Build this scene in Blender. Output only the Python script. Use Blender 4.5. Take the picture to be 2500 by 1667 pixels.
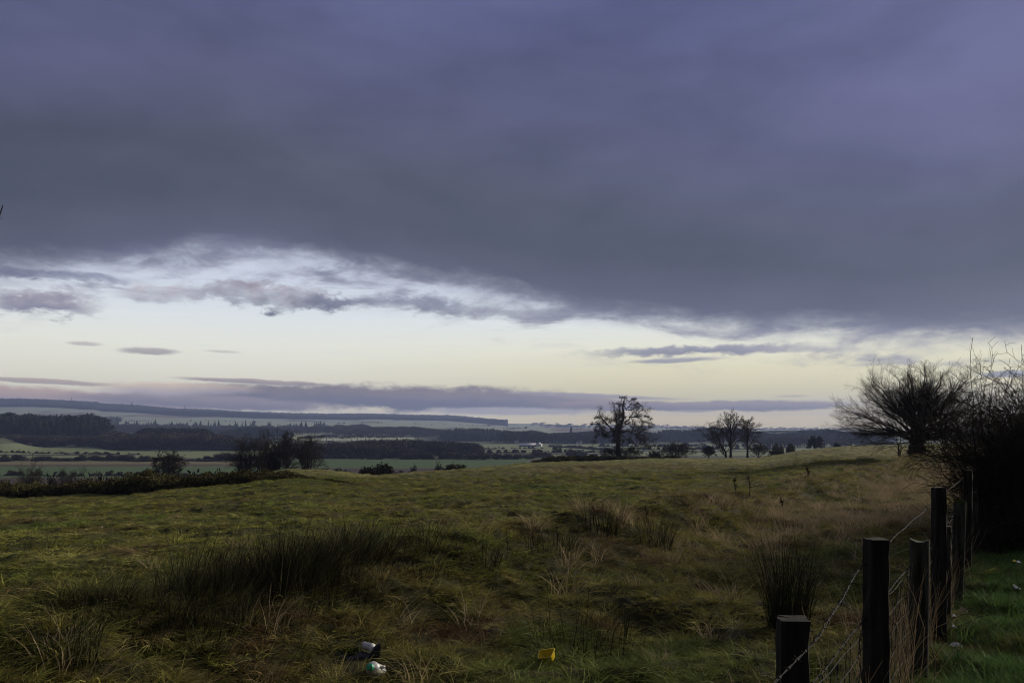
import bpy, math, random
import numpy as np
from math import radians, sin, cos, pi, tan, atan, atan2, hypot, sqrt, exp
for o in list(bpy.data.objects): bpy.data.objects.remove(o)
SC = bpy.context.scene
COL = SC.collection
# ------------------------------------------------------------------ camera
F = 28/36*2500.0            # focal length in photo pixels
HY = 1050.0                 # true horizon row
CZ = 1.75
cd = bpy.data.cameras.new("camera"); cam = bpy.data.objects.new("camera", cd); COL.objects.link(cam)
cd.lens = 28; cd.sensor_width = 36; cd.shift_y = (HY-833.5)/2500; cd.clip_start = .05; cd.clip_end = 60000
cam.location = (0, 0, CZ); cam.rotation_euler = (radians(90), 0, 0)
SC.camera = cam
SC.view_settings.view_transform = 'Standard'; SC.view_settings.look = 'None'
SC.view_settings.exposure = 0; SC.view_settings.gamma = 1
SC.cycles.use_denoising = True; SC.cycles.pixel_filter_type = 'BLACKMAN_HARRIS'; SC.cycles.filter_width = 1.05; SC.cycles.sample_clamp_direct = 5
SC.cycles.max_bounces = 6; SC.cycles.volume_bounces = 0; SC.cycles.diffuse_bounces = 3
SC.cycles.sample_clamp_indirect = 4
SUN_EL, SUN_AZ = radians(19), radians(60)      # azimuth to the right of the view direction

# ------------------------------------------------------------------ node helpers
class G:
    def __init__(s, nt): s.nt = nt; s.n = nt.nodes; s.l = nt.links
    def node(s, t, **k):
        n = s.n.new(t)
        for a, b in k.items(): setattr(n, a, b)
        return n
    def put(s, sock, v):
        if hasattr(v, 'is_linked') or hasattr(v, 'links'): s.l.new(v, sock)
        else: sock.default_value = v
    def m(s, op, a, b=0.0, c=0.0, clamp=False):
        n = s.node('ShaderNodeMath', operation=op); n.use_clamp = clamp
        s.put(n.inputs[0], a); s.put(n.inputs[1], b); s.put(n.inputs[2], c)
        return n.outputs[0]
    def add(s, a, b): return s.m('ADD', a, b)
    def sub(s, a, b): return s.m('SUBTRACT', a, b)
    def mul(s, a, b): return s.m('MULTIPLY', a, b)
    def ss(s, x, e0, e1, o0=0.0, o1=1.0):
        n = s.node('ShaderNodeMapRange', interpolation_type='SMOOTHSTEP')
        s.put(n.inputs['Value'], x); s.put(n.inputs['From Min'], e0); s.put(n.inputs['From Max'], e1)
        n.inputs['To Min'].default_value = o0; n.inputs['To Max'].default_value = o1
        return n.outputs['Result']
    def mix(s, f, a, b, bt='MIX'):
        n = s.node('ShaderNodeMix', data_type='RGBA', blend_type=bt)
        s.put(n.inputs[0], f)
        for sk, v in ((n.inputs[6], a), (n.inputs[7], b)):
            if isinstance(v, tuple): sk.default_value = v if len(v) == 4 else v+(1,)
            else: s.l.new(v, sk)
        return n.outputs[2]
    def xyz(s, x, y, z):
        n = s.node('ShaderNodeCombineXYZ')
        s.put(n.inputs[0], x); s.put(n.inputs[1], y); s.put(n.inputs[2], z); return n.outputs[0]
    def noise(s, v, scale=1.0, det=4.0, rough=.55, dist=0.0):
        n = s.node('ShaderNodeTexNoise'); s.put(n.inputs['Vector'], v)
        n.inputs['Scale'].default_value = scale; n.inputs['Detail'].default_value = det
        n.inputs['Roughness'].default_value = rough; n.inputs['Distortion'].default_value = dist
        return n.outputs['Fac'] if 'Fac' in n.outputs else n.outputs[0]
    def ramp(s, f, stops):
        n = s.node('ShaderNodeValToRGB'); s.put(n.inputs[0], f); e = n.color_ramp.elements
        while len(e) < len(stops): e.new(.5)
        for k, (p, c) in enumerate(stops):
            e[k].position = p; e[k].color = tuple(c)+((1,) if len(c) == 3 else ())
        return n.outputs[0]
def lin(r, g, b, k=1.0):
    f = lambda c: (c/255/12.92 if c <= 10 else ((c/255+.055)/1.055)**2.4)*k
    return (f(r), f(g), f(b))

# ------------------------------------------------------------------ sky (world): clear evening sky under a heavy cloud deck
def AE(px, py):
    a = atan((px-1250)/F); return a, (HY-py)/F*cos(a)
def build_world():
    w = bpy.data.worlds.new("World"); SC.world = w; w.use_nodes = True
    g = G(w.node_tree); g.n.clear()
    out = g.node('ShaderNodeOutputWorld'); bg = g.node('ShaderNodeBackground'); g.l.new(bg.outputs[0], out.inputs[0])
    tc = g.node('ShaderNodeTexCoord'); sp = g.node('ShaderNodeSeparateXYZ'); g.l.new(tc.outputs['Generated'], sp.inputs[0])
    x, y, z = sp.outputs
    A = g.m('ARCTAN2', x, y)
    hyp = g.m('MAXIMUM', g.m('SQRT', g.add(g.mul(x, x), g.mul(y, y))), .02)
    E = g.m('DIVIDE', z, hyp)
    # warps
    nb = g.sub(g.noise(g.xyz(g.mul(A, 5), g.mul(E, 14), 3.1), 1, 3, .5), .5)
    nf = g.sub(g.noise(g.xyz(g.mul(A, 20), g.mul(E, 46), 7.7), 1, 6, .58, .2), .5)
    ng = g.sub(g.noise(g.xyz(g.mul(A, 44), g.mul(E, 90), 2.2), 1, 5, .6, .3), .5)
    nw = g.sub(g.noise(g.xyz(g.mul(A, 9), g.mul(E, 110), 1.7), 1, 4, .55, .2), .5)   # wispy, long in azimuth
    # clear sky
    clear = g.ramp(g.mul(E, 4), [(0.0, lin(198,178,138)), (.07, lin(205,190,145)), (.2, lin(216,207,165)), (.31, lin(226,220,186)),
                    (.41, lin(233,232,214)), (.54, lin(228,234,236)), (.70, lin(218,226,238)), (1.0, lin(200,209,230))])
    warmL = g.ramp(g.mul(E, 4), [(0.0, lin(214,205,190)), (.2, lin(226,222,206)), (.41, lin(232,234,226)), (.54, lin(228,234,238)), (.7, lin(214,222,236)), (1.0, lin(196,204,224))])
    clear = g.mix(g.ss(A, -.35, .22), warmL, clear)
    clear = g.mix(g.mul(g.ss(nw, .0, .3), .16), clear, lin(205,208,215))
    col = clear
    # separate clouds: (px, py, half width px, half height px, softness, colour top, colour bottom, opacity, tilt)
    cl = [
     (1250,1010,1700,7,.9,(190,176,170),(170,165,175),.35,0),
     (930, 971,500,33,.45,(122,110,112),(70,72,90),1.0,.012),
     (1180,976,440,19,.5,(122,108,110),(76,75,92),.95,.03),
     (1260,1003,230,10,.6,(160,155,168),(140,138,155),.8,0),
     (640, 932,200,6,.5,(165,150,148),(130,122,134),.9,.03),
     (1440,966,240,6,.6,(150,138,145),(128,122,134),.85,.04),
     (1500,989,170,15,.5,(142,122,118),(88,80,90),.95,.0),
     (1780,991,300,13,.45,(136,120,120),(86,80,92),.95,.0),
     (1690,1003,60,4,.6,(150,142,150),(130,126,140),.6,.0),
     (140, 972,460,24,.6,(186,160,150),(136,120,134),.95,.06),
     (520, 982,330,17,.6,(142,128,134),(92,88,106),.95,.03),
     (90,  929,180,6,.6,(172,155,150),(150,140,146),.85,.03),
     (390, 948,150,17,.8,(214,190,168),(168,158,176),.75,.0),
     (540, 952,90,12,.8,(210,188,170),(165,158,172),.6,.0),
     (365, 857,75,9,.6,(172,164,168),(146,143,152),.85,.0),
     (205, 839,45,6,.7,(186,178,178),(165,160,166),.7,.0),
     (545, 858,50,4,.7,(190,184,184),(170,168,174),.55,.0),
     (1700,856,270,13,.75,(150,150,165),(118,120,140),.95,-.01),
     (1640,880,110,6,.7,(150,150,165),(125,126,145),.85,-.03),
     (1960,853,150,8,.9,(170,168,178),(150,148,162),.6,.02),
     (1930,967,40,3,.6,(170,160,150),(160,150,150),.5,0),
     (2470,913,90,10,.5,(128,128,145),(112,113,132),.9,.0),
     (100, 735,150,36,.75,(160,154,170),(116,119,144),.95,.0),
     (400, 722,110,22,.8,(182,166,172),(140,140,162),.8,.0),
     (650, 722,190,32,.65,(164,155,166),(102,105,128),1.0,.03),
     (840, 738,110,22,.8,(120,122,146),(96,100,124),.9,.03),
     (1030,740,150,26,.9,(120,124,148),(100,104,126),.85,.08),
     (1270,765,130,12,.9,(140,142,160),(120,122,142),.6,.05),
     (130, 672,230,14,.8,(112,116,146),(100,104,134),.85,.0),
    ]
    for (px, py, hw, hh, so, c1, c2, op, tl) in cl:
        a0, e0 = AE(px, py); ra = hw/F*cos(a0)**2; re = hh/F*cos(a0)
        dA = g.sub(A, a0); dE = g.add(g.sub(E, e0), g.mul(dA, tl))
        dEn = g.add(g.m('DIVIDE', dE, re), g.add(g.mul(nf, (1.1 if py > 900 else 2.4) if hh > 11 else 1.2), g.mul(ng, (.8 if py > 900 else 2.6) if hh > 11 else 1.2))); dAn = g.m('DIVIDE', dA, ra)
        d = g.m('SQRT', g.add(g.mul(dAn, dAn), g.mul(dEn, dEn)))
        d = g.add(d, g.mul(nb, .5 if hh > 11 else .9))
        mk = g.mul(g.ss(d, 1.0+so*.4, 1.0-so*.75), op)
        if 600 < py < 790: mk = g.mul(mk, g.ss(g.add(nf, nb), -.30, .06, .35, 1.0))
        cc = g.mix(g.ss(dEn, -.9, .9), lin(*c2), lin(*c1))
        col = g.mix(mk, col, cc)
    # heavy deck
    cur = g.node('ShaderNodeFloatCurve'); AM = .8
    g.put(cur.inputs['Value'], g.m('MULTIPLY_ADD', A, .5/AM, .5, True)); c = cur.mapping.curves[0]
    pts = [(-900,640),(-200,652),(0,668),(200,652),(400,640),(520,620),(700,632),(850,660),(1000,682),(1150,708),(1300,748),(1500,780),(1700,806),(1900,812),(2100,820),(2300,832),(2500,838),(3300,850)]
    pp = []
    for (px, py) in pts:
        a, e = AE(px, py); pp.append((.5+.5*a/AM, e*2))
    c.points[0].location = pp[0]; c.points[1].location = pp[-1]
    for p in pp[1:-1]: c.points.new(*p)
    cur.mapping.update()
    Eb = g.mul(cur.outputs[0], .5)
    q = g.add(g.sub(E, Eb), g.add(g.mul(nb, .030), g.add(g.mul(nf, .040), g.mul(ng, .014))))
    n1 = g.sub(g.noise(g.xyz(g.mul(A, 2.6), g.mul(E, 6), 11.3), 1, 3, .5), .5)
    n2 = g.sub(g.noise(g.xyz(g.mul(A, 5), g.mul(E, 11), 5.3), 1, 5, .5, .2), .5)
    qq = g.add(g.sub(E, Eb), g.add(g.mul(n1, .12), g.mul(n2, .03)))
    deck = g.ramp(g.mul(qq, 1.8), [(0.0, lin(112,113,140)), (.06, lin(92,93,114)), (.15, lin(78,82,98)), (.26, lin(80,84,102)),
                    (.42, lin(89,91,122)), (.62, lin(93,97,136)), (.85, lin(96,102,144)), (1.0, lin(98,105,150))])
    deck = g.mix(g.mul(g.mul(g.ss(A, .1, .58), .7), g.ss(qq, .04, .34)), deck, lin(108,109,148), 'MIX')
    deck = g.mix(1.0, deck, g.ramp(g.add(g.add(g.mul(n2, 1.0), g.add(g.mul(n1, .6), g.mul(nf, .22))), .5), [(.2, (.66,.68,.72)), (.5, (.89,.90,.92)), (.8, (1.10,1.09,1.08))]), 'MULTIPLY')
    sc = g.mul(g.ss(g.noise(g.xyz(g.mul(A, 8), g.mul(E, 30), 21.0), 1, 6, .6, .4), .47, .66), g.mul(g.ss(q, -.062, -.018), .85))
    col = g.mix(sc, col, g.mix(g.ss(nf, -.2, .2), lin(108,110,134), lin(150,150,168)))
    edge = g.ramp(g.mul(g.ss(q, -.022, .03), 1.0), [(0, (0,0,0)), (.35, (.32,.32,.32)), (.7, (.8,.8,.8)), (1, (1,1,1))])
    col = g.mix(edge, col, deck)
    # brighter cloud overhead, out of view, added to light the ground from above
    over = g.mix(g.noise(g.xyz(x, y, z), 3, 4), lin(120,122,142), lin(165,167,176))
    col = g.mix(g.ss(E, .62, 1.5), col, over)
    # dark below the horizon
    col = g.mix(g.ss(z, -.02, -.10), col, (.02, .02, .02))
    # unseen sky behind the camera is dimmed to keep the posts black
    bk = g.ss(y, .1, -.5, 1.0, .35); bk = g.m('MAXIMUM', bk, g.ss(z, .5, .95)); col = g.mix(1.0, col, g.xyz(bk, bk, bk), 'MULTIPLY')
    # light lost in the haze near the horizon is what the sky itself gives beyond it
    hb = g.ss(E, .20, .0, 1.0, 1.30); col = g.mix(1.0, col, g.xyz(hb, g.m('POWER', hb, .93), g.m('POWER', hb, .50)), 'MULTIPLY')
    # a trace of the real atmosphere
    sky = g.node('ShaderNodeTexSky', sky_type='NISHITA'); sky.sun_disc = False
    sky.sun_elevation = SUN_EL; sky.sun_rotation = SUN_AZ
    col = g.mix(1.0, col, g.mix(1.0, sky.outputs[0], (.0015, .0015, .0015), 'MULTIPLY'), 'ADD')
    g.l.new(col, bg.inputs[0]); bg.inputs[1].default_value = 1.0
build_world()
# ------------------------------------------------------------------ sun: low, veiled, to the right
sl = bpy.data.lights.new("sun", 'SUN'); so = bpy.data.objects.new("sun", sl); COL.objects.link(so)
sl.energy = 4.6; sl.angle = radians(9); sl.color = (1.0, .91, .72)
so.rotation_euler = (pi/2-SUN_EL, 0, pi-SUN_AZ)

# ------------------------------------------------------------------ numpy helpers
def hash2(ix, iy, s):
    h = (ix.astype(np.int64)*374761393 + iy.astype(np.int64)*668265263 + s*1274126177) & 0xffffffff
    h = ((h ^ (h >> 13))*1274126177) & 0xffffffff
    return ((h ^ (h >> 16)) & 0xffffff)/float(0xffffff)
def vnoise(x, y, s=0):
    ix = np.floor(x); iy = np.floor(y); fx = x-ix; fy = y-iy
    fx = fx*fx*(3-2*fx); fy = fy*fy*(3-2*fy)
    a = hash2(ix, iy, s); b = hash2(ix+1, iy, s); c = hash2(ix, iy+1, s); d = hash2(ix+1, iy+1, s)
    return (a*(1-fx)+b*fx)*(1-fy)+(c*(1-fx)+d*fx)*fy - .5
def fbm(x, y, s=0, o=4):
    r = 0; a = 1
    for k in range(o): r = r+a*vnoise(x*2**k, y*2**k, s+k*17); a *= .5
    return r
def sstep(a, b, x):
    t = np.clip((x-a)/(b-a), 0, 1); return t*t*(3-2*t)
def bump(px, c, w): return np.exp(-((px-c)/w)**2)

# ------------------------------------------------------------------ terrain height (world z; the camera stands at z = CZ on a roadside verge)
EX = [-900, 0, 250, 400, 560, 700, 800, 900, 950, 1100, 1240, 1400, 1600, 1850, 1950, 2050, 2300, 2500, 3500]
EYV = [1226,1222,1206,1192,1172,1147,1150,1161,1160,1148,1136,1126,1120.5,1118, 1101,1090,1082,1078,1074]
EDV = [70, 70, 72, 75, 90, 115, 120, 115, 115, 130, 150, 175, 205, 235, 330, 420, 480, 480, 480]
RX = [-900,0,50,170,236,243,340,430,520,620,700,800,900,960,1000,1090,1160,1205,1230,1242,1300,1400,1480,1600,1700,1790,1850,2000,2150,2500,3500]
RY = [964,975,976,981,985,988,993,1000,1004,1009,1012,1015,1013,1014,1016,1018,1023,1026,1029,1033,1033,1037,1038,1040,1043,1046,1046,1047,1049,1050,1052]
def fence_c(X, Y): return (X-1.85-.65*(Y-4.05))/1.193
def height(X, Y, fine=True):
    X = np.asarray(X, float); Y = np.asarray(Y, float)
    r = np.hypot(X, Y); D = np.maximum(Y, .42*r); D = np.maximum(D, .3)
    px = np.clip(1250+F*X/D, -900, 3500)
    De = np.interp(px, EX, EDV); ye = np.interp(px, EX, EYV); ze = -(ye-HY)*De/F
    zn = -1.78+(ze+1.78)*np.clip((D-10)/(De-10), 0, 1)
    c = fence_c(X, Y)
    fad = 1-sstep(45, 90, D)
    zn = zn+fad*(.50*np.exp(-((c+5.3)/.9)**2)-.32*np.exp(-((c+7.6)/1.3)**2)-.10*np.exp(-((c+2.8)/1.6)**2)+.03*sstep(.5, 2.5, c))
    zd = ze-(D-De)*.13
    # valley and far hill in terms of the photo rows they fill
    ry = np.interp(px, RX, RY)
    k = [300, 1000, 1350, 1850, 2600, 3600, 5000, 6000, 7500, 14000]
    zf = np.full(D.shape, -25.0)
    w = np.clip((1050-ry)/75, 0, 1.1)
    y26 = 1056-6*w; y36 = 1051-24*w; y50 = ry+5+14*w
    zs = [-25+0*px, -25+0*px, (HY-1088)*1350/F+0*px, (HY-1075)*1850/F+0*px, (HY-y26)*2600/F, (HY-y36)*3600/F, (HY-y50)*5000/F, (HY-ry)*6000/F, (HY-ry)*6000/F-40, -60+0*px]
    for i in range(len(k)-1):
        s = (D >= k[i]) & (D < k[i+1]); t = np.clip((D-k[i])/(k[i+1]-k[i]), 0, 1)
        zf = np.where(s, zs[i]*(1-t)+zs[i+1]*t, zf)
    zf = np.where(D >= k[-1], -60, zf)
    zf = zf+25*bump(D, 1330, 260)*(1-sstep(215, 300, px))+7*bump(D, 1300, 230)*bump(px, 420, 150)+7*bump(D, 1950, 200)*bump(px, 610, 90)
    zf = zf+10*bump(D, 1000, 130)*(1-sstep(-10, 110, px))       # green rise at the far left
    zf = zf+14*bump(D, 2100, 300)*bump(px, 1950, 190)
    zf = zf+sstep(1300, 2600, D)*8*fbm(X/420., Y/420., 5, 3)
    z = np.where(D < De, zn, np.maximum(zf, zd))
    if fine:
        nf = 1-sstep(De-5, De+60, D)
        verge = sstep(.2, 1.2, c)*fad
        rough = 1-.6*verge
        z = z+nf*rough*(.16*fbm(X/5., Y/5., 1, 2)*sstep(3, 25, D)+.22*vnoise(X/1.7, Y/1.4, 2)+.26*(.30-np.abs(vnoise(X/.75, Y/.62, 3)))+.14*(.25-np.abs(vnoise(X/.33, Y/.3, 13)))+.04*vnoise(X/.15, Y/.15, 4))
        z = z+nf*sstep(25, 60, D)*(.55*(.25-np.abs(vnoise(X/2.4, Y/4.2, 8)))+.5*vnoise(X/9, Y/16, 9))
        z = z+(1-nf)*(1-sstep(1500, 3000, D))*.8*fbm(X/30., Y/30., 6, 3)
    return z+CZ
def H1(x, y): return float(height(np.array([x]), np.array([y]))[0])
def at(px, D, dz=0):
    x = (px-1250)/F*D; return (x, D, H1(x, D)+dz)
def hit(px, py):
    """first ground point seen along the photo ray through (px, py)"""
    D = np.geomspace(2, 9000, 6000); X = (px-1250)/F*D; z = CZ+(HY-py)/F*D
    i = int(np.argmax(height(X, D) >= z)); return (X[i], D[i], height(X[i:i+1], D[i:i+1])[0])

# ------------------------------------------------------------------ mesh helpers
def mesh_np(name, V, Q, mats, parent=None, smooth=False, link=True, col=None, midx=None):
    V = np.ascontiguousarray(V, np.float32); Q = np.ascontiguousarray(Q, np.int32); k = Q.shape[1]
    me = bpy.data.meshes.new(name)
    me.vertices.add(len(V)); me.vertices.foreach_set('co', V.ravel())
    me.loops.add(Q.size); me.loops.foreach_set('vertex_index', Q.ravel())
    me.polygons.add(len(Q)); me.polygons.foreach_set('loop_start', np.arange(0, Q.size, k, dtype=np.int32))
    me.polygons.foreach_set('loop_total', np.full(len(Q), k, np.int32))
    if smooth: me.polygons.foreach_set('use_smooth', np.ones(len(Q), bool))
    if midx is not None: me.polygons.foreach_set('material_index', midx.astype(np.int32))
    if col is not None:
        a = me.color_attributes.new('col', 'FLOAT_COLOR', 'POINT')
        a.data.foreach_set('color', np.ascontiguousarray(np.c_[col, np.ones(len(col))], np.float32).ravel())
    me.update(calc_edges=True); me.validate()
    for m in (mats if isinstance(mats, (list, tuple)) else [mats]): me.materials.append(m)
    o = bpy.data.objects.new(name, me)
    if link: COL.objects.link(o)
    if parent is not None: o.parent = parent
    return o
def join(parts):
    Vs, Qs, n = [], [], 0
    for V, Q in parts:
        Vs.append(V); Qs.append(Q+n); n += len(V)
    return np.concatenate(Vs), np.concatenate(Qs)
def tag(o, label=None, cat=None, group=None, kind=None):
    if label: o['label'] = label
    if cat: o['category'] = cat
    if group: o['group'] = group
    if kind: o['kind'] = kind
    return o
def empty(name, loc=(0,0,0), rz=0, s=1.0):
    o = bpy.data.objects.new(name, None); COL.objects.link(o); o.empty_display_size = .2
    o.location = loc; o.rotation_euler = (0, 0, rz); o.scale = (s, s, s) if not isinstance(s, tuple) else s
    return o
def copy_tree(src):
    c = src.copy(); COL.objects.link(c)
    for ch in list(src.children):
        d = ch.copy(); COL.objects.link(d); d.parent = c
        for g2 in list(ch.children):
            e = g2.copy(); COL.objects.link(e); e.parent = d
    return c
def unit(v): return v/np.maximum(np.linalg.norm(v, axis=-1, keepdims=True), 1e-9)
def tubes(P, R, sides=4):
    """P (K,n,3) polylines, R (K,n) radii -> verts, quads"""
    K, n, _ = P.shape
    T = np.empty_like(P); T[:, 1:-1] = P[:, 2:]-P[:, :-2]; T[:, 0] = P[:, 1]-P[:, 0]; T[:, -1] = P[:, -1]-P[:, -2]; T = unit(T)
    ref = np.where(np.abs(T[:, :1, 2:3]) > .9, np.array([1., 0, 0]), np.array([0, 0, 1.]))
    U = unit(np.cross(T, np.broadcast_to(ref, T.shape))); W = np.cross(T, U)
    a = np.arange(sides)*2*pi/sides
    V = P[:, :, None]+R[:, :, None, None]*(np.cos(a)[:, None]*U[:, :, None]+np.sin(a)[:, None]*W[:, :, None])
    idx = np.arange(K*n*sides).reshape(K, n, sides); j = np.roll(np.arange(sides), -1)
    Q = np.stack([idx[:, :-1], idx[:, :-1][:, :, j], idx[:, 1:][:, :, j], idx[:, 1:]], -1).reshape(-1, 4)
    return V.reshape(-1, 3), Q
def resample(pts, n):
    pts = np.array(pts, float); d = np.r_[0, np.cumsum(np.linalg.norm(np.diff(pts[:, :3], axis=0), axis=1))]
    t = np.linspace(0, d[-1], n); return np.stack([np.interp(t, d, pts[:, i]) for i in range(pts.shape[1])], 1)
def grow(rng, P, R, m, ang, ratio, n=5, up=.1, wig=.2, tmin=.2, rk=.55, curl=0.0, tip=.15):
    K, k, _ = P.shape
    L = np.linalg.norm(np.diff(P, axis=1), axis=2).sum(1)
    t = tmin+(1-tmin)*((np.arange(m)[None]+rng.random((K, m)))/m); f = t*(k-1); i = np.minimum(f.astype(int), k-2); fr = (f-i)[..., None]
    kk = np.arange(K)[:, None]; S = P[kk, i]*(1-fr)+P[kk, i+1]*fr; T = unit(P[kk, i+1]-P[kk, i]); r0 = (R[kk, i]*(1-fr[..., 0])+R[kk, i+1]*fr[..., 0])
    pr = rng.normal(size=S.shape); pr = unit(pr-(pr*T).sum(-1, keepdims=True)*T)
    a = (ang*(.7+.6*rng.random((K, m))))[..., None]
    d = unit(T*np.cos(a)+pr*np.sin(a)+np.array([0, 0, up])); ln = L[:, None]*ratio*(1.15-.55*t)*(.6+.8*rng.random((K, m)))
    S = S.reshape(-1, 3); d = d.reshape(-1, 3); ln = ln.reshape(-1, 1); pts = [S]; cur = S
    for q in range(n-1):
        d = unit(d+wig*rng.normal(size=d.shape)+np.array([0, 0, curl])); cur = cur+d*ln/(n-1); pts.append(cur)
    PP = np.stack(pts, 1); rr = (r0.reshape(-1, 1)*rk)*np.linspace(1, tip, n)[None]
    return PP, rr
def blades(rng, n, rad, h, hv, w, lean=.3, bend=.5, seg=3, dirb=None, zoff=-.03):
    """n grass blades round the origin"""
    a = rng.random(n)*2*pi; r = rad*np.sqrt(rng.random(n)); base = np.c_[np.cos(a)*r, np.sin(a)*r, np.full(n, zoff)]
    a2 = a+rng.normal(size=n)*.9; ln = lean*np.abs(rng.normal(size=n))
    hor = np.c_[np.cos(a2), np.sin(a2), np.zeros(n)]
    if dirb is not None: hor = unit(hor+np.array(dirb))
    d = unit(hor*ln[:, None]+np.array([0, 0, 1.])); L = h*(1-hv+2*hv*rng.random(n))
    pts = [base]; cur = base
    for q in range(seg):
        d = unit(d+hor*bend*(.4+.8*rng.random((n, 1)))-np.array([0, 0, bend*.35*(q > 0)])); cur = cur+d*(L/seg)[:, None]; pts.append(cur)
    P = np.stack(pts, 1); side = unit(np.cross(hor, [0, 0, 1.])+.6*rng.normal(size=(n, 3)))
    W = (w*(.6+.8*rng.random(n)))[:, None]*np.linspace(1, .12, seg+1)[None]
    V = np.stack([P-side[:, None]*W[..., None]/2, P+side[:, None]*W[..., None]/2], 2)
    idx = np.arange(n*(seg+1)*2).reshape(n, seg+1, 2)
    Q = np.stack([idx[:, :-1, 0], idx[:, :-1, 1], idx[:, 1:, 1], idx[:, 1:, 0]], -1).reshape(-1, 4)
    return V.reshape(-1, 3), Q
def flakes(rng, C, Nrm, size, asp=.5):
    """small quads at C, roughly facing / pointing along Nrm"""
    n = len(C); d = unit(Nrm+.5*rng.normal(size=(n, 3))); s = unit(np.cross(d, rng.normal(size=(n, 3))))
    L = (size*(.5+rng.random(n)))[:, None]
    V = np.stack([C-s*L*asp*.5, C+s*L*asp*.5, C+s*L*asp*.3+d*L, C-s*L*asp*.3+d*L], 1)
    Q = np.arange(n*4).reshape(n, 4); return V.reshape(-1, 3), Q

# ------------------------------------------------------------------ materials
def mat(name, base, rough=.85, var=.25, scale=8, bumps=0.0, bscale=40, alt=None, rnd=0.0, transl=0.0, patch=None, attr=None, spec=.08, stretch=None):
    m = bpy.data.materials.new(name); m.use_nodes = True; g = G(m.node_tree); g.n.clear()
    out = g.node('ShaderNodeOutputMaterial'); bs = g.node('ShaderNodeBsdfPrincipled')
    geo = g.node('ShaderNodeNewGeometry'); tc = g.node('ShaderNodeTexCoord')
    c = base+(1,)
    oc = tc.outputs['Object']
    if stretch:
        mp0 = g.node('ShaderNodeVectorMath', operation='MULTIPLY'); g.l.new(oc, mp0.inputs[0]); mp0.inputs[1].default_value = (1, 1, stretch); oc = mp0.outputs[0]
    nn = g.noise(oc, scale, 4, .6)
    col = g.mix(g.ss(nn, .3, .7), base, alt if alt else tuple(v*(1-var) for v in base))
    if patch:                                    # large patches over the land
        for (c2, sc, lo, hi, sd) in patch:
            mp = g.node('ShaderNodeVectorMath', operation='ADD'); g.l.new(geo.outputs['Position'], mp.inputs[0]); mp.inputs[1].default_value = (sd*13.7, sd*7.1, 0)
            col = g.mix(g.ss(g.noise(mp.outputs[0], sc, 3, .6), lo, hi), col, c2)
    if rnd:
        oi = g.node('ShaderNodeObjectInfo')
        k = g.m('MULTIPLY_ADD', oi.outputs['Random'], rnd*2, 1-rnd)
        kk = g.xyz(k, k, k); col = g.mix(1.0, col, kk, 'MULTIPLY')
    g.l.new(col, bs.inputs['Base Color']); bs.inputs['Roughness'].default_value = rough; bs.inputs['Specular IOR Level'].default_value = spec
    if bumps:
        b = g.node('ShaderNodeBump'); b.inputs['Strength'].default_value = bumps
        g.l.new(g.noise(oc, bscale, 5, .65), b.inputs['Height']); g.l.new(b.outputs[0], bs.inputs['Normal'])
    sh = bs.outputs[0]
    if transl:
        tr = g.node('ShaderNodeBsdfTranslucent'); g.l.new(col, tr.inputs[0])
        mx = g.node('ShaderNodeMixShader'); mx.inputs[0].default_value = transl
        g.l.new(sh, mx.inputs[1]); g.l.new(tr.outputs[0], mx.inputs[2]); sh = mx.outputs[0]
    g.l.new(sh, out.inputs[0]); return m
M = {}
M['bark'] = mat('bark', (.035,.030,.024), .95, .4, 6, .6, 30)
M['twig'] = mat('twig', (.038,.030,.025), .9, .3, 3)
M['twig_brown'] = mat('twig_brown', (.016,.013,.011), .9, .3, 3)
BR = ((.16,.115,.045), .35, .52, .68, 3.); GRN = ((.125,.165,.035), .22, .50, .66, 9.); STR = ((.30,.24,.10), .8, .58, .72, 5.)
M['grass'] = mat('grass_blades', (.235,.235,.055), .7, .3, 2, rnd=.55, transl=.3, patch=[BR, GRN, STR])
M['rough_grass'] = mat('rough_grass', (.22,.20,.055), .75, .3, 2, rnd=.40, transl=.25, patch=[((.135,.085,.042), .5, .48, .66, 2.), ((.14,.165,.04), .3, .48, .60, 6.)])
M['straw'] = mat('straw_grass', (.42,.32,.20), .8, .3, 2, rnd=.3, transl=.25)
M['tussock'] = mat('tussock_grass', (.33,.31,.10), .75, .3, 2, rnd=.40, transl=.25, patch=[((.22,.16,.08), .6, .5, .62, 12.)])
M['lawn'] = mat('verge_grass', (.085,.150,.040), .8, .3, 2, rnd=.45, transl=.25, patch=[((.14,.125,.045), 1.1, .54, .70, 4.)])
M['rush'] = mat('rush_stems', (.024,.027,.013), .85, .4, 2, rnd=.3, alt=(.05,.045,.022))
M['dead_stem'] = mat('dead_stem', (.03,.021,.015), .9, .3, 5)
M['gorse'] = mat('gorse', (.022,.024,.010), .9, .4, 5, alt=(.115,.10,.036), rnd=.3, spec=.1)
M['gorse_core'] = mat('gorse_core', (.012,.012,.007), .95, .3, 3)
M['conifer'] = mat('conifer', (.018,.026,.016), .9, .3, .3, rnd=.35)
M['decid'] = mat('bare_crown', (.040,.033,.026), .95, .3, .3, rnd=.4, alt=(.055,.046,.028))
M['evergreen'] = mat('evergreen_crown', (.02,.026,.014), .9, .3, .5, rnd=.3)
M['wood_dark'] = mat('creosoted_timber', (.009,.007,.006), .9, .5, 30, .9, 70, spec=.12, alt=(.028,.026,.02), stretch=.08)
M['wood_old'] = mat('weathered_timber', (.055,.056,.042), .95, .5, 26, 1.0, 50, alt=(.012,.011,.008), spec=.1, stretch=.10)
M['moss'] = mat('moss', (.07,.085,.02), .95, .4, 40, .8, 120)
M['wire'] = mat('galvanised_wire', (.026,.025,.028), .8, .4, 30, spec=.08)
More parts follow.
